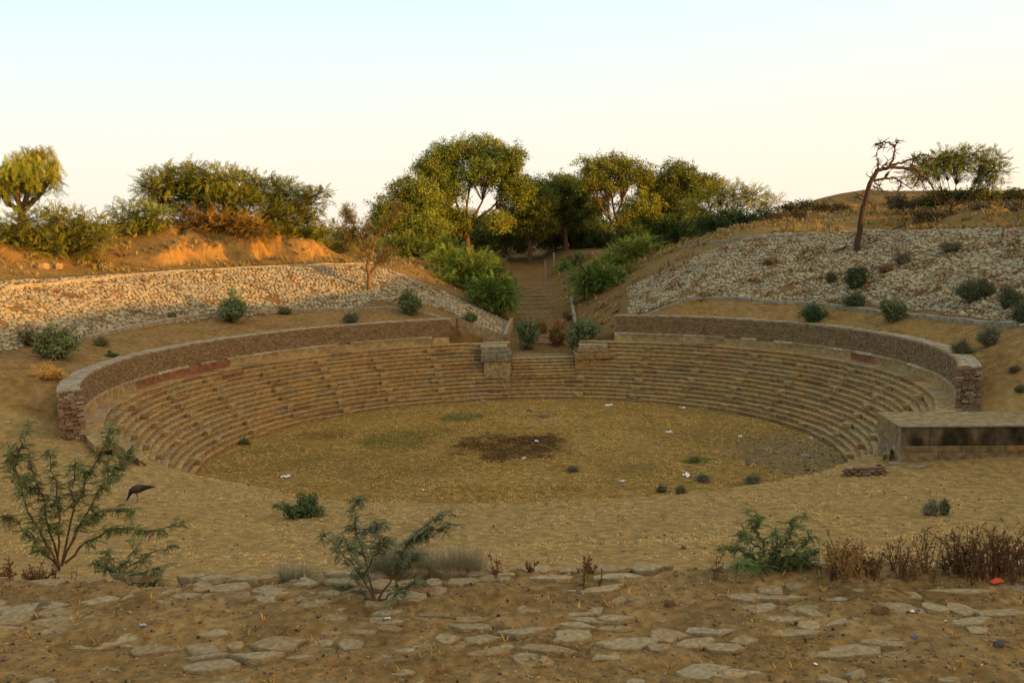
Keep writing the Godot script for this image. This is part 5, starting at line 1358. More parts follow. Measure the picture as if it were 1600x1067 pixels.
func ground_cover() -> void:
	# dry turf on the floor and the bench, rust-brown weeds among the pitched stones
	var xs := []
	var cs := []
	for i in 110000:
		var x := rng.randf_range(-27.0, 27.0)
		var d := rng.randf_range(23.0, 77.0)
		var r := Vector2(x - CX, d - CD).length()
		if absf(x) > d * 0.56 + 1.0: continue
		var floor_ := r < R0 - 0.1
		if not floor_ and r < 26.5 and r > 22.6 and d > 43.0: pass
		elif not floor_ and (d > 40.0 or (x > 15.0 and d > 37.0 and d < 43.5)): continue
		var w := n2.get_noise_2d(x * 6.0, d * 6.0)
		if w + rng.randf_range(-0.4, 0.4) < (-0.1 if floor_ else 0.02): continue
		var sc := rng.randf_range(0.4, 1.0) * (0.9 if floor_ else 0.55)
		xs.append(Transform3D(Basis(Vector3.UP, rng.randf() * TAU).scaled_local(Vector3(sc * 1.4, sc * 0.8, sc * 1.4)), on(x, -d, 0.01)))
		var c := soil_colour(x, d, 0, 0)
		cs.append(jit(c.lerp(Color(0.40, 0.25, 0.07), 0.35 if floor_ else 0.12), 0.32))
	scatter("dry_turf", T.turf, xs, cs, M.straw, "short dry turf scattered over the tank floor and bench", "grass")
	# rust-brown weeds
	xs = []
	cs = []
	var tries := 0
	while xs.size() < 1500 and tries < 30000:
		tries += 1
		var leftside := rng.randf() < 0.4
		var p := pol(rng.randf_range(27.0, 35.5), rng.randf_range(-112.0, -3.0), 0) if leftside else pol(rng.randf_range(24.8, 37.0), rng.randf_range(12.0, 96.0), 0)
		if absf(p.x) > -p.z * 0.58: continue
		var w := n1.get_noise_2d(p.x * 7.0, p.z * 7.0)
		if w < (0.3 if leftside else 0.15): continue
		var sc := rng.randf_range(1.6, 3.6)
		xs.append(Transform3D(Basis(Vector3.UP, rng.randf() * TAU).scaled_local(Vector3(sc, sc * 0.8, sc)), on(p.x, p.z, 0.02)))
		cs.append(jit(Color(0.25, 0.125, 0.05) if rng.randf() < 0.7 else Color(0.22, 0.16, 0.07), 0.3))
	scatter("dry_weeds", T.turf, xs, cs, M.straw, "rust-brown dry weeds growing between the pitched stones", "weeds")
	# coarse dry grass on the mounds behind the banks
	xs = []
	cs = []
	tries = 0
	while xs.size() < 9000 and tries < 60000:
		tries += 1
		var d := rng.randf_range(50.0, 125.0)
		var x := rng.randf_range(-0.58, 0.58) * d
		var r := Vector2(x - CX, d - CD).length()
		if r < 38.0 or absf(x - 2.4) < 2.0 + (d - 70.0) * 0.03: continue
		if n1.get_noise_2d(x * 3.0, d * 3.0) < -0.05 + rng.randf_range(-0.1, 0.1): continue
		var sc := rng.randf_range(1.5, 3.6)
		xs.append(Transform3D(Basis(Vector3.UP, rng.randf() * TAU).scaled_local(Vector3(sc, sc, sc)), on(x, -d, 0.03)))
		cs.append(jit(Color(0.26, 0.19, 0.065) if rng.randf() < 0.7 else Color(0.2, 0.12, 0.05), 0.35))
	scatter("mound_grass", T.turf, xs, cs, M.straw, "coarse dry grass on the earth mounds behind the stone slopes", "grass")
	# broken stones strewn on the right of the floor
	xs = []
	cs = []
	for i in 420:
		var p := Vector2(14.745, -49.174) + Vector2(rng.randfn() * 2.3, rng.randfn() * 3.0)
		if Vector2(p.x - CX, -p.y - CD).length() > R0 - 0.2: continue
		var sc := rng.randf_range(0.06, 0.3) * rng.randf_range(0.5, 1.0)
		xs.append(Transform3D(turn(sc), on(p.x, p.y, 0.0)))
		cs.append(jit(Color(0.27, 0.215, 0.14), 0.3))
	scatter("rubble", rock_template(0.6, 0.3, 6), xs, cs, M.riprap, "small broken stones strewn over the right side of the tank floor", "rubble")
	# pebbles and clods over floor and bench
	xs = []
	cs = []
	for i in 2600:
		var d := rng.randf_range(24.0, 67.0)
		var x := rng.randf_range(-0.5, 0.5) * d
		var r := Vector2(x - CX, d - CD).length()
		if r > R0 - 0.1 and d > 37.0: continue
		var sc := rng.randf_range(0.03, 0.11)
		xs.append(Transform3D(turn(sc), on(x, -d, 0.0)))
		cs.append(jit(Color(0.26, 0.19, 0.11) if rng.randf() < 0.85 else Color(0.5, 0.46, 0.4), 0.3))
	scatter("pebbles", rock_template(0.7, 0.3, 6), xs, cs, M.riprap, "pebbles and clods lying over the tank floor and the bench", "pebbles")

func flagstone(o: Node3D, x: float, z: float, w: float, l: float, h: float, col: Color, yaw := 0.0, tilt := 0.0) -> void:
	var t := rock_template(1.0, 0.4, 7 + rng.randi() % 3)
	var s := Soup.new()
	var b := Basis(Vector3.UP, yaw) * Basis(Vector3.RIGHT, tilt) * Basis(Vector3.BACK, rng.randf_range(-0.05, 0.05))
	s.put(t, Transform3D(b * Basis.from_scale(Vector3(w, h, l)), Vector3(x, 10.4 - 0.008 * x - h * 0.5 + rng.randf_range(-0.006, 0.009), z)), col)
	part("flagstone", s, M.flag, o)

func foreground() -> void:
	var o := Node3D.new()
	o.name = "stone_paving"
	add_child(o)
	o.set_meta("kind", "structure")
	var done := []
	# the stones that stand out, then a rough fill
	for f in [
		[-0.387, -3.535, 0.277, 0.169, 0.034, Color(0.33, 0.255, 0.15), 0.35, 0],
		[-0.454, -3.376, 0.177, 0.13, 0.034, Color(0.34, 0.245, 0.125), 0, 0],
		[1.235, -3.487, 0.342, 0.165, 0.034, Color(0.34, 0.245, 0.125), 0.1, 0],
		[0.658, -3.336, 0.21, 0.2, 0.034, Color(0.33, 0.255, 0.15), 0.2, 0],
		[1.214, -3.295, 0.097, 0.092, 0.103, Color(0.33, 0.255, 0.15), 0.6, -0.5],
		[1.104, -3.242, 0.113, 0.108, 0.057, Color(0.34, 0.245, 0.125), -0.3, -0.2],
		[0.213, -3.658, 0.205, 0.152, 0.034, Color(0.34, 0.245, 0.125), 0, 0],
		[0.435, -3.603, 0.277, 0.162, 0.04, Color(0.34, 0.245, 0.125), 0, 0],
		[0.321, -3.472, 0.146, 0.086, 0.034, Color(0.34, 0.245, 0.125), 0, 0],
		[-1.692, -3.679, 0.322, 0.139, 0.034, Color(0.34, 0.245, 0.125), 0.1, 0],
		[-1.952, -3.793, 0.212, 0.088, 0.034, Color(0.34, 0.245, 0.125), 0, 0],
		[-1.522, -3.67, 0.205, 0.124, 0.034, Color(0.34, 0.245, 0.125), -0.1, 0],
		[-1.998, -4.192, 0.352, 0.088, 0.034, Color(0.34, 0.245, 0.125), 0, 0],
		[-2.122, -4.088, 0.286, 0.101, 0.034, Color(0.33, 0.255, 0.15), 0, 0],
		[-1.723, -3.909, 0.301, 0.141, 0.034, Color(0.34, 0.245, 0.125), 0.1, 0],
		[-1.428, -4.044, 0.198, 0.099, 0.034, Color(0.34, 0.245, 0.125), 0.1, 0],
		[-1.275, -3.909, 0.219, 0.109, 0.034, Color(0.33, 0.255, 0.15), 0, 0],
		[-1.482, -3.842, 0.188, 0.105, 0.034, Color(0.34, 0.245, 0.125), 0, 0],
		[-0.964, -3.91, 0.219, 0.125, 0.046, Color(0.34, 0.245, 0.125), 0.2, 0],
		[-0.822, -3.949, 0.193, 0.127, 0.034, Color(0.34, 0.245, 0.125), 0.1, 0],
		[-0.202, -4.212, 0.142, 0.107, 0.046, Color(0.33, 0.255, 0.15), 0, 0],
		[-0.256, -4.115, 0.202, 0.068, 0.034, Color(0.34, 0.245, 0.125), 0, 0],
		[-0.577, -3.954, 0.166, 0.127, 0.069, Color(0.33, 0.255, 0.15), 0.3, -0.1],
		[-2.186, -4.02, 0.197, 0.115, 0.034, Color(0.33, 0.255, 0.15), 0, 0],
		[0.632, -4.148, 0.174, 0.069, 0.029, Color(0.33, 0.255, 0.15), 0, 0],
		[0.792, -4.084, 0.257, 0.067, 0.029, Color(0.34, 0.245, 0.125), 0, 0],
		[0.308, -4.041, 0.198, 0.065, 0.029, Color(0.34, 0.245, 0.125), 0, 0],
		[0.172, -4.125, 0.231, 0.068, 0.029, Color(0.33, 0.255, 0.15), 0, 0],
		[0.056, -4.057, 0.227, 0.074, 0.029, Color(0.34, 0.245, 0.125), 0, 0],
		[1.142, -4.023, 0.253, 0.073, 0.029, Color(0.34, 0.245, 0.125), 0, 0],
		[1.442, -4.003, 0.224, 0.072, 0.029, Color(0.33, 0.255, 0.15), 0, 0],
		[1.933, -4.045, 0.283, 0.066, 0.029, Color(0.34, 0.245, 0.125), 0, 0],
		[1.99, -3.826, 0.241, 0.089, 0.034, Color(0.34, 0.245, 0.125), 0, 0],
		[1.764, -3.525, 0.247, 0.115, 0.029, Color(0.34, 0.245, 0.125), 0.1, 0],
		[0.971, -3.789, 0.265, 0.073, 0.029, Color(0.34, 0.245, 0.125), 0, 0],
		[0.763, -3.674, 0.231, 0.096, 0.029, Color(0.33, 0.255, 0.15), 0, 0],
		[1.624, -3.717, 0.234, 0.084, 0.029, Color(0.34, 0.245, 0.125), 0, 0],
		[1.065, -3.656, 0.282, 0.109, 0.029, Color(0.34, 0.245, 0.125), 0, 0],
		[0.743, -3.976, 0.167, 0.08, 0.029, Color(0.33, 0.255, 0.15), 0, 0],
		[0.396, -3.825, 0.161, 0.074, 0.029, Color(0.34, 0.245, 0.125), 0, 0],
		[0.781, -3.525, 0.222, 0.102, 0.029, Color(0.34, 0.245, 0.125), 0.1, 0],
		[-0.079, -3.574, 0.15, 0.065, 0.034, Color(0.33, 0.255, 0.15), 0.2, 0],
		[-0.127, -3.509, 0.196, 0.075, 0.057, Color(0.29, 0.19, 0.09), 0.35, -0.1],
		[-1.087, -4.022, 0.169, 0.065, 0.029, Color(0.34, 0.245, 0.125), 0, 0],
		[-0.354, -3.906, 0.164, 0.077, 0.029, Color(0.29, 0.19, 0.09), 0, 0],
		[1.744, -4.274, 0.329, 0.073, 0.069, Color(0.34, 0.245, 0.125), 0, 0],
		[2.055, -4.244, 0.282, 0.072, 0.069, Color(0.33, 0.255, 0.15), 0, 0],
		[2.285, -4.236, 0.178, 0.072, 0.069, Color(0.34, 0.245, 0.125), 0, 0],
		[1.421, -4.28, 0.21, 0.073, 0.069, Color(0.34, 0.245, 0.125), 0, 0],
		[1.01, -4.292, 0.24, 0.074, 0.069, Color(0.34, 0.245, 0.125), 0, 0],
		[0.744, -4.294, 0.271, 0.074, 0.057, Color(0.34, 0.245, 0.125), 0, 0],
		[0.448, -4.298, 0.271, 0.074, 0.057, Color(0.33, 0.255, 0.15), 0, 0],
		[0.151, -4.302, 0.241, 0.074, 0.057, Color(0.34, 0.245, 0.125), 0, 0],
		[-1.546, -4.402, 0.185, 0.097, 0.057, Color(0.34, 0.245, 0.125), 0, 0],
		[-1.445, -4.37, 0.184, 0.086, 0.057, Color(0.33, 0.255, 0.15), 0, 0],
		[-1.283, -4.384, 0.153, 0.086, 0.057, Color(0.34, 0.245, 0.125), 0, 0]]:
		flagstone(o, f[0], f[1], f[2], f[3], f[4], jit(f[5], 0.08), f[6], f[7])
		done.append([Vector2(f[0], f[1]), f[2] * 0.5])
	# worn slabs laid side by side, all in about one plane; the uneven dirt hides parts of them
	var row := 2.85
	while row < 4.45:
		var x := -0.64 * row + rng.randf() * 0.2
		var depth := rng.randf_range(0.07, 0.15)
		while x < 0.64 * row:
			var w := rng.randf_range(0.07, 0.24)
			var c := Vector2(x + w * 0.5, -row - rng.randf_range(-0.04, 0.04))
			var ok := rng.randf() < (0.5 if row < 3.6 else 0.85)
			for q in done:
				if q[0].distance_to(c) < q[1] * 0.75: ok = false; break
			if ok:
				flagstone(o, c.x, c.y, w * 1.12, depth * rng.randf_range(1.0, 1.35), rng.randf_range(0.03, 0.05), jit(Color(0.33, 0.24, 0.125) if rng.randf() < 0.7 else Color(0.30, 0.205, 0.10), 0.12), rng.randf_range(-0.25, 0.25), rng.randf_range(-0.02, 0.03))
			x += w
		row += depth
	# straw, leaf litter and grit between the stones
	var xs := []
	var cs := []
	for i in 12000:
		var d := rng.randf_range(2.8, 4.75)
		var x := rng.randf_range(-0.62, 0.62) * d
		var w := n1.get_noise_2d(x * 55.0, d * 70.0)
		if w < rng.randf_range(-0.3, 0.25): continue
		var l := rng.randf_range(0.006, 0.024)
		var b := Basis(Vector3.UP, rng.randf() * TAU) * Basis(Vector3.BACK, rng.randfn(0, 0.35)) * Basis(Vector3.RIGHT, rng.randf() * 3.0)
		xs.append(Transform3D(b.scaled_local(Vector3(l, l * 0.5, l * rng.randf_range(0.12, 0.45))), on(x, -d, -0.003)))
		cs.append(jit([Color(0.30, 0.18, 0.065), Color(0.25, 0.125, 0.04), Color(0.17, 0.085, 0.035), Color(0.34, 0.24, 0.115)][rng.randi() % 4], 0.25))
	var sliver := Soup.new()
	sliver.quad(Vector3(-0.5, 0, 0), Vector3(0, 0.12, -0.5), Vector3(0.5, 0, 0), Vector3(0, 0.1, 0.5), Color.WHITE)
	scatter("straw_litter", {"v": sliver.v, "n": sliver.n}, xs, cs, M.straw, "straw and dry leaf litter between the foreground stones", "litter")
	xs = []
	cs = []
	for i in 2600:
		var d := rng.randf_range(2.8, 4.6)
		var x := rng.randf_range(-0.62, 0.62) * d
		var sc := rng.randf_range(0.004, 0.02)
		xs.append(Transform3D(turn(sc), on(x, -d, -0.001)))
		cs.append(jit(Color(0.22, 0.15, 0.085), 0.4))
	scatter("grit", rock_template(0.7, 0.3, 6), xs, cs, M.flag, "grit and small pebbles between the foreground stones", "grit")
	xs = []
	cs = []
	for i in 700:
		var d := rng.randf_range(3.0, 4.7)
		var x := rng.randf_range(-0.62, 0.62) * d
		if n2.get_noise_2d(x * 30.0, d * 40.0) < 0.02 + rng.randf_range(-0.2, 0.2): continue
		var sc := rng.randf_range(0.08, 0.26)
		xs.append(Transform3D(Basis(Vector3.UP, rng.randf() * TAU).scaled_local(Vector3.ONE * sc), on(x, -d, 0.002)))
		cs.append(jit(Color(0.34, 0.19, 0.055), 0.3))
	scatter("dry_grass", T.turf, xs, cs, M.straw, "short orange-brown dry grass between the foreground stones", "grass")
	for l in [
		["flat brown stone lying on the paving at the left", -1.235, -4.104, 0.148, 0.048, Color(0.26, 0.165, 0.085), 0],
		["small rounded ochre stone right of the flat brown one", -1.045, -4.092, 0.071, 0.056, Color(0.3, 0.18, 0.07), 0.4],
		["reddish stone under the open thorn sapling", -0.408, -4.164, 0.105, 0.056, Color(0.24, 0.12, 0.06), 0.3],
		["small dark upright stone right of centre on the paving", 0.639, -3.912, 0.042, 0.064, Color(0.15, 0.09, 0.05), 0],
		["broken brown brick with a slab on it at the right", 1.493, -3.803, 0.086, 0.061, Color(0.15, 0.085, 0.04), 0.1],
		["flat slab resting behind the broken brown brick", 1.539, -3.91, 0.12, 0.032, Color(0.26, 0.19, 0.11), 0],
		["small dark stone at the right edge of the paving", 1.806, -3.454, 0.055, 0.048, Color(0.1, 0.085, 0.07), 0.2],
		["grey pointed stone at the left edge of the paving", -2.098, -4.086, 0.06, 0.048, Color(0.19, 0.15, 0.1), 0.5],
		["tiny dark stone in the middle of the bench's edge", 4.486, -25.079, 0.15, 0.16, Color(0.2, 0.13, 0.07), 0]]:
		loose_stone(l[0], l[1], l[2], l[3], l[4], l[5], "loose stones on the foreground paving", l[6])
	var gs := Color(0.105, 0.118, 0.038)
	sapling("thorn_sapling", "tall green thorn sapling with many stems at the left edge of the ledge", "young thorn plants on the ledge", on(-2.249, -4.556), [
		[Vector3(-2.249, 10.4, -4.556), Vector3(-2.269, 10.514, -4.537), Vector3(-2.352, 10.714, -4.518), Vector3(-2.401, 10.941, -4.499), Vector3(-2.405, 11.07, -4.48)],
		[Vector3(-2.433, 10.912, -4.556), Vector3(-2.394, 11.018, -4.571), Vector3(-2.368, 11.134, -4.587)],
		[Vector3(-2.249, 10.41, -4.556), Vector3(-2.293, 10.6, -4.569), Vector3(-2.332, 10.79, -4.583), Vector3(-2.371, 10.973, -4.597)],
		[Vector3(-2.249, 10.41, -4.556), Vector3(-2.248, 10.629, -4.577), Vector3(-2.249, 10.816, -4.598), Vector3(-2.295, 11.004, -4.62)],
		[Vector3(-2.238, 10.426, -4.556), Vector3(-2.188, 10.677, -4.628), Vector3(-2.146, 10.819, -4.7), Vector3(-2.07, 10.964, -4.772), Vector3(-2.048, 11.097, -4.844)],
		[Vector3(-2.238, 10.426, -4.556), Vector3(-2.199, 10.567, -4.668), Vector3(-2.139, 10.731, -4.78), Vector3(-2.062, 10.834, -4.892), Vector3(-2.033, 10.927, -5.004)],
		[Vector3(-2.221, 10.441, -4.556), Vector3(-2.139, 10.523, -4.597), Vector3(-2.026, 10.572, -4.638), Vector3(-1.852, 10.56, -4.68), Vector3(-1.678, 10.586, -4.721)],
		[Vector3(-2.238, 10.426, -4.556), Vector3(-2.163, 10.61, -4.63), Vector3(-2.079, 10.668, -4.704), Vector3(-1.949, 10.626, -4.778)],
		[Vector3(-2.249, 10.41, -4.556), Vector3(-2.376, 10.569, -4.572), Vector3(-2.516, 10.681, -4.589)],
		[Vector3(-2.154, 10.698, -4.556), Vector3(-2.151, 10.827, -4.549), Vector3(-2.118, 10.97, -4.542)],
		[Vector3(-2.039, 10.784, -4.556), Vector3(-2.012, 10.848, -4.637), Vector3(-2.026, 10.949, -4.718)],
		[Vector3(-2.318, 10.798, -4.556), Vector3(-2.438, 10.817, -4.675), Vector3(-2.536, 10.821, -4.794)]], gs, 0.26, 82.0, 0.006)
	sapling("thorn_sapling", "open dark green thorn sapling left of centre on the paving", "young thorn plants on the ledge", on(-0.623, -4.05), [
		[Vector3(-0.623, 10.4, -4.05), Vector3(-0.699, 10.504, -4.104), Vector3(-0.795, 10.611, -4.158), Vector3(-0.871, 10.672, -4.212)],
		[Vector3(-0.623, 10.4, -4.05), Vector3(-0.666, 10.516, -4.149), Vector3(-0.727, 10.648, -4.249), Vector3(-0.756, 10.767, -4.348), Vector3(-0.739, 10.75, -4.447)],
		[Vector3(-0.617, 10.406, -4.05), Vector3(-0.547, 10.534, -4.026), Vector3(-0.478, 10.672, -4.003), Vector3(-0.396, 10.768, -3.979), Vector3(-0.256, 10.845, -3.956)],
		[Vector3(-0.484, 10.657, -4.05), Vector3(-0.381, 10.744, -3.983), Vector3(-0.255, 10.785, -3.916)],
		[Vector3(-0.628, 10.406, -4.05), Vector3(-0.716, 10.414, -4.148), Vector3(-0.826, 10.394, -4.245), Vector3(-0.914, 10.344, -4.343)],
		[Vector3(-0.617, 10.406, -4.05), Vector3(-0.525, 10.464, -4.007), Vector3(-0.43, 10.535, -3.964)],
		[Vector3(-0.69, 10.524, -4.05), Vector3(-0.594, 10.654, -3.958), Vector3(-0.551, 10.758, -3.867)],
		[Vector3(-0.664, 10.61, -4.05), Vector3(-0.725, 10.667, -4.014), Vector3(-0.744, 10.736, -3.977)],
		[Vector3(-0.55, 10.526, -4.05), Vector3(-0.472, 10.559, -4.058), Vector3(-0.429, 10.613, -4.066)],
		[Vector3(-0.702, 10.711, -4.05), Vector3(-0.615, 10.77, -3.948), Vector3(-0.551, 10.827, -3.846)]], Color(0.095, 0.102, 0.045), 0.28, 64.0, 0.005)
	sapling("thorn_sapling", "bushy dark green thorn sapling at the right of the ledge", "young thorn plants on the ledge", on(1.179, -4.314), [
		[Vector3(1.179, 10.4, -4.314), Vector3(1.159, 10.49, -4.35), Vector3(1.129, 10.587, -4.387), Vector3(1.132, 10.647, -4.424)],
		[Vector3(1.179, 10.4, -4.314), Vector3(1.241, 10.494, -4.376), Vector3(1.313, 10.581, -4.439), Vector3(1.405, 10.623, -4.502)],
		[Vector3(1.179, 10.4, -4.314), Vector3(1.126, 10.442, -4.399), Vector3(1.055, 10.453, -4.485), Vector3(1, 10.432, -4.57)],
		[Vector3(1.179, 10.4, -4.314), Vector3(1.246, 10.477, -4.29), Vector3(1.321, 10.544, -4.266), Vector3(1.354, 10.587, -4.243)],
		[Vector3(1.179, 10.4, -4.314), Vector3(1.202, 10.522, -4.344), Vector3(1.224, 10.588, -4.374)],
		[Vector3(1.179, 10.4, -4.314), Vector3(1.236, 10.442, -4.304), Vector3(1.342, 10.467, -4.294)],
		[Vector3(1.179, 10.4, -4.314), Vector3(1.076, 10.482, -4.203), Vector3(0.963, 10.524, -4.092)],
		[Vector3(1.149, 10.502, -4.314), Vector3(1.071, 10.563, -4.302), Vector3(1.045, 10.611, -4.289)],
		[Vector3(1.253, 10.469, -4.314), Vector3(1.327, 10.457, -4.36), Vector3(1.447, 10.457, -4.406)],
		[Vector3(1.179, 10.4, -4.314), Vector3(1.286, 10.41, -4.322), Vector3(1.393, 10.413, -4.33)]], Color(0.078, 0.102, 0.028), 0.2, 88.0, 0.005)
	sapling("thorn_sapling", "low sprawling green thorn plant right of the tall left sapling", "young thorn plants on the ledge", on(-1.934, -4.498), [
		[Vector3(-1.934, 10.4, -4.498), Vector3(-2.036, 10.407, -4.594), Vector3(-2.142, 10.392, -4.69)],
		[Vector3(-1.934, 10.4, -4.498), Vector3(-1.883, 10.427, -4.571), Vector3(-1.813, 10.459, -4.644), Vector3(-1.728, 10.445, -4.717)],
		[Vector3(-1.934, 10.4, -4.498), Vector3(-1.806, 10.443, -4.414), Vector3(-1.63, 10.491, -4.331)],
		[Vector3(-1.934, 10.4, -4.498), Vector3(-1.861, 10.501, -4.45), Vector3(-1.801, 10.579, -4.401)],
		[Vector3(-1.934, 10.4, -4.498), Vector3(-1.984, 10.48, -4.52), Vector3(-2.023, 10.506, -4.542)],
		[Vector3(-1.934, 10.4, -4.498), Vector3(-1.808, 10.396, -4.492), Vector3(-1.73, 10.373, -4.487)]], Color(0.088, 0.102, 0.036), 0.2, 50.0, 0.004)
	for g in [
		["grey-green grass clump behind the white paper on the ledge", -1.115, -4.538, 0.318, 0.22, Color(0.19, 0.165, 0.1), 360],
		["wide grey grass clump behind the open thorn sapling", -0.568, -4.481, 0.388, 0.24, Color(0.19, 0.165, 0.1), 420],
		["tawny grass clump right of the open thorn sapling", -0.288, -4.461, 0.312, 0.22, Color(0.23, 0.19, 0.11), 260]]: grass_bush(g[0], g[1], g[2], g[3], g[4], g[5], g[6])
	for w in [
		["dead reddish weed in the dense thicket at the right end of the ledge", "dead red-brown weeds at the right", 1.957, -4.212, 0.174, Color(0.11, 0.055, 0.028), 5],
		["dead reddish weed in the dense thicket at the right end of the ledge", "dead red-brown weeds at the right", 2.007, -4.254, 0.227, Color(0.165, 0.08, 0.035), 5],
		["dead reddish weed in the dense thicket at the right end of the ledge", "dead red-brown weeds at the right", 2.02, -4.244, 0.234, Color(0.11, 0.055, 0.028), 5],
		["dead reddish weed in the dense thicket at the right end of the ledge", "dead red-brown weeds at the right", 2.029, -4.249, 0.209, Color(0.165, 0.08, 0.035), 5],
		["dead reddish weed in the dense thicket at the right end of the ledge", "dead red-brown weeds at the right", 2.025, -4.198, 0.255, Color(0.11, 0.055, 0.028), 5],
		["dead reddish weed in the dense thicket at the right end of the ledge", "dead red-brown weeds at the right", 2.035, -4.224, 0.17, Color(0.165, 0.08, 0.035), 5],
		["dead reddish weed in the dense thicket at the right end of the ledge", "dead red-brown weeds at the right", 2.024, -4.141, 0.233, Color(0.11, 0.055, 0.028), 5],
		["dead reddish weed in the dense thicket at the right end of the ledge", "dead red-brown weeds at the right", 2.079, -4.203, 0.259, Color(0.165, 0.08, 0.035), 5],
		["dead reddish weed in the dense thicket at the right end of the ledge", "dead red-brown weeds at the right", 2.078, -4.214, 0.249, Color(0.11, 0.055, 0.028), 5],
		["dead reddish weed in the dense thicket at the right end of the ledge", "dead red-brown weeds at the right", 2.108, -4.196, 0.166, Color(0.165, 0.08, 0.035), 5],
		["dead reddish weed in the dense thicket at the right end of the ledge", "dead red-brown weeds at the right", 2.121, -4.221, 0.194, Color(0.11, 0.055, 0.028), 5],
		["dead reddish weed in the dense thicket at the right end of the ledge", "dead red-brown weeds at the right", 2.156, -4.22, 0.279, Color(0.165, 0.08, 0.035), 5],
		["dead reddish weed in the dense thicket at the right end of the ledge", "dead red-brown weeds at the right", 2.183, -4.236, 0.209, Color(0.11, 0.055, 0.028), 5],
		["dead reddish weed in the dense thicket at the right end of the ledge", "dead red-brown weeds at the right", 2.188, -4.24, 0.215, Color(0.165, 0.08, 0.035), 5],
		["dead reddish weed in the dense thicket at the right end of the ledge", "dead red-brown weeds at the right", 2.212, -4.227, 0.239, Color(0.11, 0.055, 0.028), 5],
		["dead reddish weed in the dense thicket at the right end of the ledge", "dead red-brown weeds at the right", 2.174, -4.172, 0.278, Color(0.165, 0.08, 0.035), 5],
		["dead reddish weed in the dense thicket at the right end of the ledge", "dead red-brown weeds at the right", 2.227, -4.239, 0.167, Color(0.11, 0.055, 0.028), 5],
		["dead reddish weed in the dense thicket at the right end of the ledge", "dead red-brown weeds at the right", 2.254, -4.236, 0.167, Color(0.165, 0.08, 0.035), 5],
		["dead reddish weed in the dense thicket at the right end of the ledge", "dead red-brown weeds at the right", 2.213, -4.129, 0.209, Color(0.11, 0.055, 0.028), 5],
		["dead reddish weed in the dense thicket at the right end of the ledge", "dead red-brown weeds at the right", 2.243, -4.16, 0.165, Color(0.165, 0.08, 0.035), 5],
		["dead reddish weed in the dense thicket at the right end of the ledge", "dead red-brown weeds at the right", 2.294, -4.214, 0.24, Color(0.11, 0.055, 0.028), 5],
		["dead reddish weed in the dense thicket at the right end of the ledge", "dead red-brown weeds at the right", 2.33, -4.226, 0.233, Color(0.165, 0.08, 0.035), 5],
		["dead reddish weed in the dense thicket at the right end of the ledge", "dead red-brown weeds at the right", 2.328, -4.214, 0.192, Color(0.11, 0.055, 0.028), 5],
		["dead reddish weed in the dense thicket at the right end of the ledge", "dead red-brown weeds at the right", 2.303, -4.113, 0.167, Color(0.165, 0.08, 0.035), 5],
		["dead rust-coloured weed in the looser row right of the bushy sapling", "dead red-brown weeds at the right", 1.414, -4.18, 0.127, Color(0.11, 0.055, 0.028), 4],
		["dead rust-coloured weed in the looser row right of the bushy sapling", "dead red-brown weeds at the right", 1.479, -4.295, 0.147, Color(0.165, 0.08, 0.035), 4],
		["dead rust-coloured weed in the looser row right of the bushy sapling", "dead red-brown weeds at the right", 1.488, -4.222, 0.197, Color(0.165, 0.08, 0.035), 4],
		["dead rust-coloured weed in the looser row right of the bushy sapling", "dead red-brown weeds at the right", 1.499, -4.253, 0.209, Color(0.11, 0.055, 0.028), 4],
		["dead rust-coloured weed in the looser row right of the bushy sapling", "dead red-brown weeds at the right", 1.55, -4.236, 0.15, Color(0.165, 0.08, 0.035), 4],
		["dead rust-coloured weed in the looser row right of the bushy sapling", "dead red-brown weeds at the right", 1.595, -4.216, 0.101, Color(0.165, 0.08, 0.035), 4],
		["dead rust-coloured weed in the looser row right of the bushy sapling", "dead red-brown weeds at the right", 1.628, -4.247, 0.154, Color(0.11, 0.055, 0.028), 4],
		["dead rust-coloured weed in the looser row right of the bushy sapling", "dead red-brown weeds at the right", 1.622, -4.232, 0.14, Color(0.165, 0.08, 0.035), 4],
		["dead rust-coloured weed in the looser row right of the bushy sapling", "dead red-brown weeds at the right", 1.637, -4.206, 0.111, Color(0.165, 0.08, 0.035), 4],
		["dead rust-coloured weed in the looser row right of the bushy sapling", "dead red-brown weeds at the right", 1.733, -4.28, 0.2, Color(0.11, 0.055, 0.028), 4],
		["dead rust-coloured weed in the looser row right of the bushy sapling", "dead red-brown weeds at the right", 1.74, -4.216, 0.188, Color(0.165, 0.08, 0.035), 4],
		["dead rust-coloured weed in the looser row right of the bushy sapling", "dead red-brown weeds at the right", 1.73, -4.186, 0.151, Color(0.165, 0.08, 0.035), 4],
		["dead rust-coloured weed in the looser row right of the bushy sapling", "dead red-brown weeds at the right", 1.747, -4.156, 0.147, Color(0.11, 0.055, 0.028), 4],
		["dead rust-coloured weed in the looser row right of the bushy sapling", "dead red-brown weeds at the right", 1.789, -4.166, 0.143, Color(0.165, 0.08, 0.035), 4],
		["dead rust-coloured weed in the looser row right of the bushy sapling", "dead red-brown weeds at the right", 1.871, -4.25, 0.207, Color(0.165, 0.08, 0.035), 4],
		["dead rust-coloured weed in the looser row right of the bushy sapling", "dead red-brown weeds at the right", 1.887, -4.265, 0.224, Color(0.11, 0.055, 0.028), 4],
		["dead rust-coloured weed in the looser row right of the bushy sapling", "dead red-brown weeds at the right", 1.863, -4.15, 0.22, Color(0.165, 0.08, 0.035), 4],
		["dead rust-coloured weed in the looser row right of the bushy sapling", "dead red-brown weeds at the right", 1.968, -4.265, 0.107, Color(0.165, 0.08, 0.035), 4],
		["dry orange-brown weed in the tangle beside the bushy sapling", "dead red-brown weeds at the right", 1.437, -4.224, 0.184, Color(0.27, 0.15, 0.05), 8],
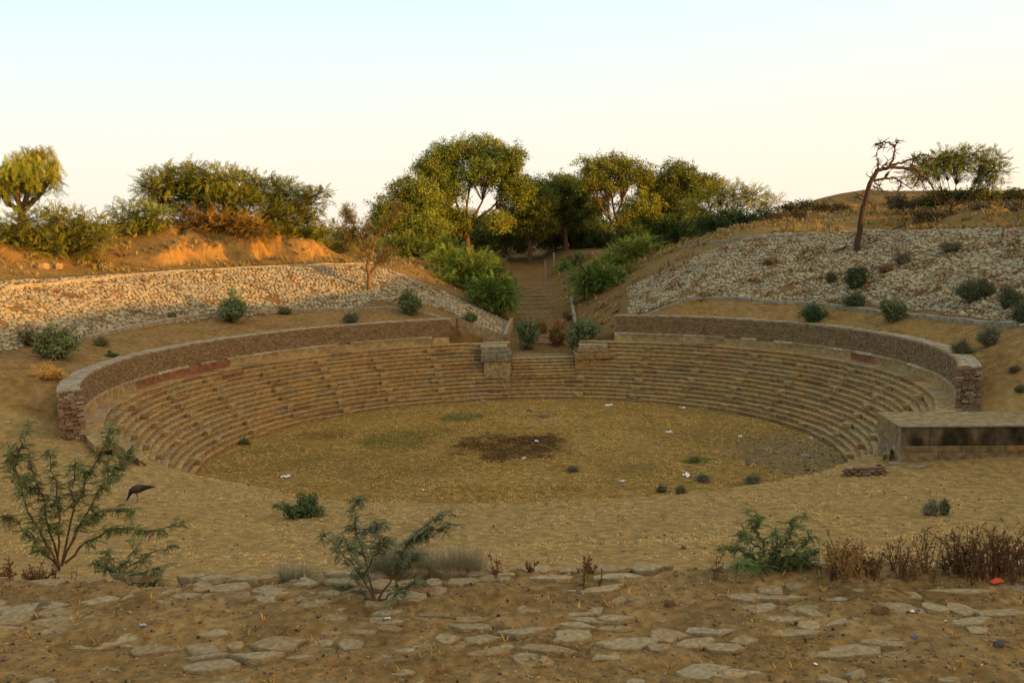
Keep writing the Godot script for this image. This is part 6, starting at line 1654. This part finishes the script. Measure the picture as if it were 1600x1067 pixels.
		["dry orange-brown weed in the tangle beside the bushy sapling", "dead red-brown weeds at the right", 1.557, -4.22, 0.151, Color(0.27, 0.15, 0.05), 8],
		["dry orange-brown weed in the tangle beside the bushy sapling", "dead red-brown weeds at the right", 1.504, -4.255, 0.148, Color(0.27, 0.15, 0.05), 8],
		["dry orange-brown weed in the tangle beside the bushy sapling", "dead red-brown weeds at the right", 1.477, -4.179, 0.144, Color(0.27, 0.15, 0.05), 8],
		["dry orange-brown weed in the tangle beside the bushy sapling", "dead red-brown weeds at the right", 1.46, -4.179, 0.193, Color(0.27, 0.15, 0.05), 8],
		["dead brown weed at the foot of the tall left sapling", "dead weeds at the left sapling", -2.352, -4.468, 0.104, Color(0.165, 0.08, 0.035), 6],
		["dead brown weed at the foot of the tall left sapling", "dead weeds at the left sapling", -2.246, -4.47, 0.168, Color(0.11, 0.055, 0.028), 6],
		["dead brown weed at the foot of the tall left sapling", "dead weeds at the left sapling", -2.35, -4.536, 0.095, Color(0.165, 0.08, 0.035), 6],
		["dead brown weed at the foot of the tall left sapling", "dead weeds at the left sapling", -2.335, -4.528, 0.148, Color(0.11, 0.055, 0.028), 6],
		["dead brown weed at the foot of the tall left sapling", "dead weeds at the left sapling", -2.458, -4.484, 0.11, Color(0.165, 0.08, 0.035), 6],
		["dead brown weed at the foot of the tall left sapling", "dead weeds at the left sapling", -2.51, -4.54, 0.132, Color(0.11, 0.055, 0.028), 6],
		["dead brown weed at the foot of the tall left sapling", "dead weeds at the left sapling", -2.315, -4.508, 0.106, Color(0.165, 0.08, 0.035), 6],
		["dead brown weed at the foot of the tall left sapling", "dead weeds at the left sapling", -2.317, -4.46, 0.137, Color(0.11, 0.055, 0.028), 6],
		["dead brown weed at the foot of the tall left sapling", "dead weeds at the left sapling", -2.201, -4.532, 0.181, Color(0.165, 0.08, 0.035), 6],
		["dead brown weed between the left saplings' low branches", "dead weeds at the left sapling", -1.679, -4.484, 0.137, Color(0.165, 0.08, 0.035), 5],
		["dead brown weed between the left saplings' low branches", "dead weeds at the left sapling", -1.81, -4.455, 0.095, Color(0.11, 0.055, 0.028), 5],
		["dead brown weed between the left saplings' low branches", "dead weeds at the left sapling", -1.781, -4.492, 0.117, Color(0.165, 0.08, 0.035), 5],
		["dead brown weed between the left saplings' low branches", "dead weeds at the left sapling", -1.74, -4.47, 0.099, Color(0.11, 0.055, 0.028), 5],
		["dead brown weed between the left saplings' low branches", "dead weeds at the left sapling", -1.761, -4.5, 0.134, Color(0.165, 0.08, 0.035), 5],
		["dead brown weed between the left saplings' low branches", "dead weeds at the left sapling", -1.803, -4.545, 0.146, Color(0.11, 0.055, 0.028), 5],
		["dead brown weed between the left saplings' low branches", "dead weeds at the left sapling", -1.878, -4.463, 0.11, Color(0.165, 0.08, 0.035), 5],
		["short dead weed left of the grass clumps at the ledge", "", -1.505, -4.566, 0.11, Color(0.11, 0.055, 0.028), 7],
		["taller dead weed between the left sapling and the grass clumps", "", -1.618, -4.574, 0.091, Color(0.11, 0.055, 0.028), 3],
		["spiky dead weed beside the first grass clump", "", -1.425, -4.56, 0.128, Color(0.11, 0.055, 0.028), 6],
		["spiky red-brown weed in the centre of the ledge", "", 0.341, -4.373, 0.105, Color(0.165, 0.08, 0.035), 9],
		["small brown weed at the ledge left of the spiky one", "", 0.058, -4.393, 0.082, Color(0.11, 0.055, 0.028), 5],
		["low spreading brown weed up on the bench right of centre", "", 0.537, -4.42, 0.1, Color(0.165, 0.08, 0.035), 8],
		["small weed on the ledge right of centre", "", 0.712, -4.372, 0.052, Color(0.165, 0.08, 0.035), 4],
		["two-stemmed dry weed left of the bushy sapling", "", 0.903, -4.233, 0.141, Color(0.165, 0.08, 0.035), 4],
		["bare upright twig on the paving in the centre", "", 0.295, -4.171, 0.1, Color(0.11, 0.055, 0.028), 2],
		["second bare upright twig on the central paving", "", 0.366, -4.214, 0.084, Color(0.11, 0.055, 0.028), 2],
		["dry red weed right of the tawny grass clump", "", -0.099, -4.302, 0.132, Color(0.165, 0.08, 0.035), 5],
		["lone tall dark-red weed above the right thicket", "", 2.161, -4.187, 0.329, Color(0.11, 0.055, 0.028), 4],
		["small brown weed on the right edge of the bench", "", 2.264, -4.296, 0.215, Color(0.165, 0.08, 0.035), 3]]: dead_weed(w[0], w[1], w[2], w[3], w[4], w[5], w[6])
	# brick and flat stones at the foot of the platform
	var bp := thing("brick_pile", "low curved pile of old bricks where the right seats end", "bricks", on(13.714, -36.755))
	var base := bp.position
	for c in 4:
		for k in 7:
			var a := -0.9 + k * 0.42 + (0.2 if c % 2 else 0.0)
			var rr := 0.78 - c * 0.05
			var s := Soup.new()
			var dirx := Vector3(cos(a), 0, sin(a))
			var dirz := Vector3(-sin(a), 0, cos(a))
			var l := rng.randf_range(0.26, 0.36)
			s.box(Vector3(sin(a) * rr - 0.1, -0.05 + c * 0.10, cos(a) * rr * 0.6 - 0.2) - dirx * l * 0.5, dirx * l, Vector3(0, 0.085, 0), dirz * -0.24, jit(Color(0.26, 0.15, 0.09) if rng.randf() < 0.75 else Color(0.34, 0.26, 0.17), 0.2), 0.012)
			part("brick", s, M.brick, bp)
	for f in [["long flat stone lying at the platform's front corner", 15.512, -37.924, 1.517, 0.1, 0], ["flat square stone in front of the platform", 15.925, -37.246, 0.993, 0.06, 0.1], ["thin flat stone left of the square one before the platform", 14.693, -37.144, 0.842, 0.05, 0.2]]:
		loose_stone(f[0], f[1], f[2], f[3], f[4], Color(0.30, 0.22, 0.13), "flat stones by the platform", f[5], 0.03, "flat_stone")
	for f in [
		["pale boulder on the tank floor in front of the stairs", 2.077, -61.278, 0.817, 0.42, Color(0.27, 0.19, 0.11), 0.3],
		["brown boulder left of the pale one on the tank floor", 1.085, -63.418, 0.465, 0.28, Color(0.22, 0.14, 0.08), 0],
		["squared fallen block on the left mound path", -34.775, -71.823, 0.958, 0.6, Color(0.4, 0.26, 0.12), 0.2],
		["smaller tilted block beside the fallen one on the left mound", -34.26, -72.975, 0.632, 0.5, Color(0.38, 0.24, 0.11), 0.5],
		["whitish stone at the left edge beside the bench", -22.023, -41.057, 0.383, 0.12, Color(0.45, 0.38, 0.26), 0.2],
		["dark stone lying on the right of the tank floor", 14.317, -45.845, 0.367, 0.25, Color(0.13, 0.1, 0.07), 0],
		["pale round stone in the rubble on the tank floor", 14.997, -48.576, 0.518, 0.3, Color(0.3, 0.25, 0.17), 0]]:
		loose_stone(f[0], f[1], f[2], f[3], f[4], f[5], "", f[6], 0.05, "boulder")

func animals() -> void:
	var blue := Color(0.012, 0.018, 0.035)
	var brown := Color(0.055, 0.040, 0.022)
	var dark := Color(0.022, 0.018, 0.016)
	var feeding := [[-0.36, 0.03], [-0.33, 0.07], [-0.27, 0.14], [-0.2, 0.27], [-0.13, 0.38], [0.0, 0.44], [0.16, 0.47], [0.32, 0.49], [0.5, 0.5], [0.66, 0.49]]
	var frad := [0.006, 0.032, 0.034, 0.05, 0.1, 0.15, 0.15, 0.09, 0.055, 0.02]
	var fcol := [Color(0.1, 0.09, 0.07), Color(0.10, 0.11, 0.12), blue, blue, blue.lerp(dark, 0.5), dark.lerp(brown, 0.6), brown, dark, dark, Color(0.10, 0.06, 0.035)]
	bird("dark peafowl pecking at the ground on the left of the bench", on(-13.091, -32.254), 0.12, feeding, frad, fcol, [[[0.04, 0.34, 0.05], [0.07, 0.17, 0.05], [0.03, 0.0, 0.05]], [[0.02, 0.34, -0.05], [0.05, 0.17, -0.05], [0.04, 0.0, -0.06]]])
	var standing := [[-0.36, 0.80], [-0.30, 0.81], [-0.24, 0.78], [-0.2, 0.66], [-0.15, 0.54], [0.0, 0.46], [0.16, 0.42], [0.32, 0.36], [0.55, 0.27], [0.85, 0.16]]
	var srad := [0.006, 0.032, 0.03, 0.035, 0.08, 0.13, 0.13, 0.08, 0.06, 0.02]
	var scol := [Color(0.1, 0.09, 0.07), Color(0.06, 0.05, 0.05), blue, blue, dark, brown, brown, brown, dark, dark]
	var legs := [[[0.04, 0.36, 0.05], [0.07, 0.18, 0.05], [0.03, 0.0, 0.05]], [[0.02, 0.36, -0.05], [0.05, 0.18, -0.05], [0.04, 0.0, -0.06]]]
	bird("brown peafowl at the top of the right stone slope", on(29.859, -73.209), PI * 0.95, standing, srad, scol, legs)
	bird("small brown peafowl on the stones left of the dead tree's foot", on(25.218, -72.784), PI * 0.9, standing, srad, scol, legs, "peafowl", 0.85)
	var black := [dark, dark, dark, dark, dark, dark, dark, dark, dark, dark]
	var wall := pol(R1 + 0.5, 20.6, H2 + 0.03)
	bird("black bird on the corner of the right brick wall by the inlet", wall, PI * 1.05, standing, srad, black, legs, "black_bird", 0.62)
	var perch := [[-0.16, 0.27], [-0.12, 0.29], [-0.08, 0.26], [-0.04, 0.2], [0.0, 0.14], [0.04, 0.08], [0.1, 0.0], [0.16, -0.1]]
	bird("hunched dark bird perched on a lower limb of the dead tree", perch_point(), PI, perch, [0.008, 0.045, 0.05, 0.075, 0.08, 0.06, 0.035, 0.02], [dark, brown, brown, brown, dark, dark, dark, dark], [[[0.0, 0.1, 0.03], [0.0, 0.02, 0.03]], [[0.0, 0.1, -0.03], [0.0, 0.02, -0.03]]], "perched_bird", 1.6)

func perch_point() -> Vector3:
	return on(26.029, -72.353, 0.1) - Vector3(25.902, 9.9, -72) + Vector3(28.091, 15.374, -72)

func scraps() -> void:
	for l in [
		["white scrap at the foot of the seats right of the stairs", 6.552, -64.811, 0.57, Color(0.62, 0.6, 0.58), "litter on the tank floor", "litter"],
		["white crumpled scrap against the lowest tier at the right", 11.306, -63.205, 0.417, Color(0.62, 0.6, 0.58), "litter on the tank floor", "litter"],
		["round white scrap right of the crumpled one by the lowest tier", 12.717, -62.781, 0.368, Color(0.62, 0.6, 0.58), "litter on the tank floor", "litter"],
		["torn white plastic on the right of the tank floor", 8.353, -45.564, 0.535, Color(0.62, 0.6, 0.58), "litter on the tank floor", "litter"],
		["white cup-like scrap right of the torn plastic", 9.135, -44.525, 0.327, Color(0.62, 0.6, 0.58), "litter on the tank floor", "litter"],
		["bluish white scrap in front of the centre right floor", 5.135, -44.909, 0.296, Color(0.5, 0.55, 0.62), "litter on the tank floor", "litter"],
		["thin white scrap in the middle right of the floor", 9.153, -55.641, 0.408, Color(0.62, 0.6, 0.58), "litter on the tank floor", "litter"],
		["white scrap left of the stairs at the lowest tier", -2.023, -67.513, 0.495, Color(0.5, 0.47, 0.42), "litter on the tank floor", "litter"],
		["flat white card on the left front of the floor", -11.57, -47.263, 0.485, Color(0.62, 0.6, 0.58), "litter on the tank floor", "litter"],
		["small white scrap on the bottom step at the left", -16.968, -51.069, 0.3, Color(0.62, 0.6, 0.58), "litter on the tank floor", "litter"],
		["white scrap on the burnt patch", 1.253, -54.108, 0.278, Color(0.62, 0.6, 0.58), "litter on the tank floor", "litter"],
		["dirty white scrap below the burnt patch", 0.457, -49.969, 0.33, Color(0.4, 0.38, 0.34), "litter on the tank floor", "litter"],
		["small white scrap near the front edge of the floor", -4.306, -44.18, 0.227, Color(0.62, 0.6, 0.58), "litter on the tank floor", "litter"],
		["tiny white scrap at the right tiers", 16.816, -53.331, 0.235, Color(0.62, 0.6, 0.58), "litter on the tank floor", "litter"],
		["pale scrap near the right tiers", 12.983, -54.123, 0.318, Color(0.62, 0.6, 0.58), "litter on the tank floor", "litter"],
		["crumpled white paper in front of the first grass clump", -1.045, -4.533, 0.073, Color(0.7, 0.7, 0.72), "litter on the foreground paving", "paper_scrap"],
		["white and green wrapper under the tall left sapling", -2.136, -4.443, 0.077, Color(0.5, 0.56, 0.5), "litter on the foreground paving", "wrapper"],
		["pale blue wrapper right of the tall left sapling", -1.897, -4.384, 0.064, Color(0.5, 0.53, 0.6), "litter on the foreground paving", "wrapper"],
		["bright red wrapper in the thicket at the right", 2.138, -4.14, 0.066, Color(0.6, 0.09, 0.03), "litter on the foreground paving", "wrapper"],
		["small blue wrapper on the right paving", 1.541, -3.579, 0.024, Color(0.06, 0.07, 0.3), "litter on the foreground paving", "wrapper"],
		["tiny purple scrap beside the open sapling's stone", -0.696, -3.948, 0.018, Color(0.06, 0.04, 0.2), "litter on the foreground paving", "wrapper"],
		["small grey scrap on the left paving", -1.542, -3.781, 0.03, Color(0.3, 0.3, 0.34), "litter on the foreground paving", "wrapper"],
		["small white scrap below the open sapling", -0.551, -3.864, 0.026, Color(0.5, 0.48, 0.45), "litter on the foreground paving", "paper_scrap"],
		["small white scrap on the bottom right paving", 1.093, -3.385, 0.016, Color(0.6, 0.6, 0.6), "litter on the foreground paving", "paper_scrap"],
		["white speck of paper on the right paving", 1.637, -3.828, 0.023, Color(0.55, 0.55, 0.55), "litter on the foreground paving", "paper_scrap"]]: litter(l[0], l[1], l[2], l[3], l[4], l[5], l[6])
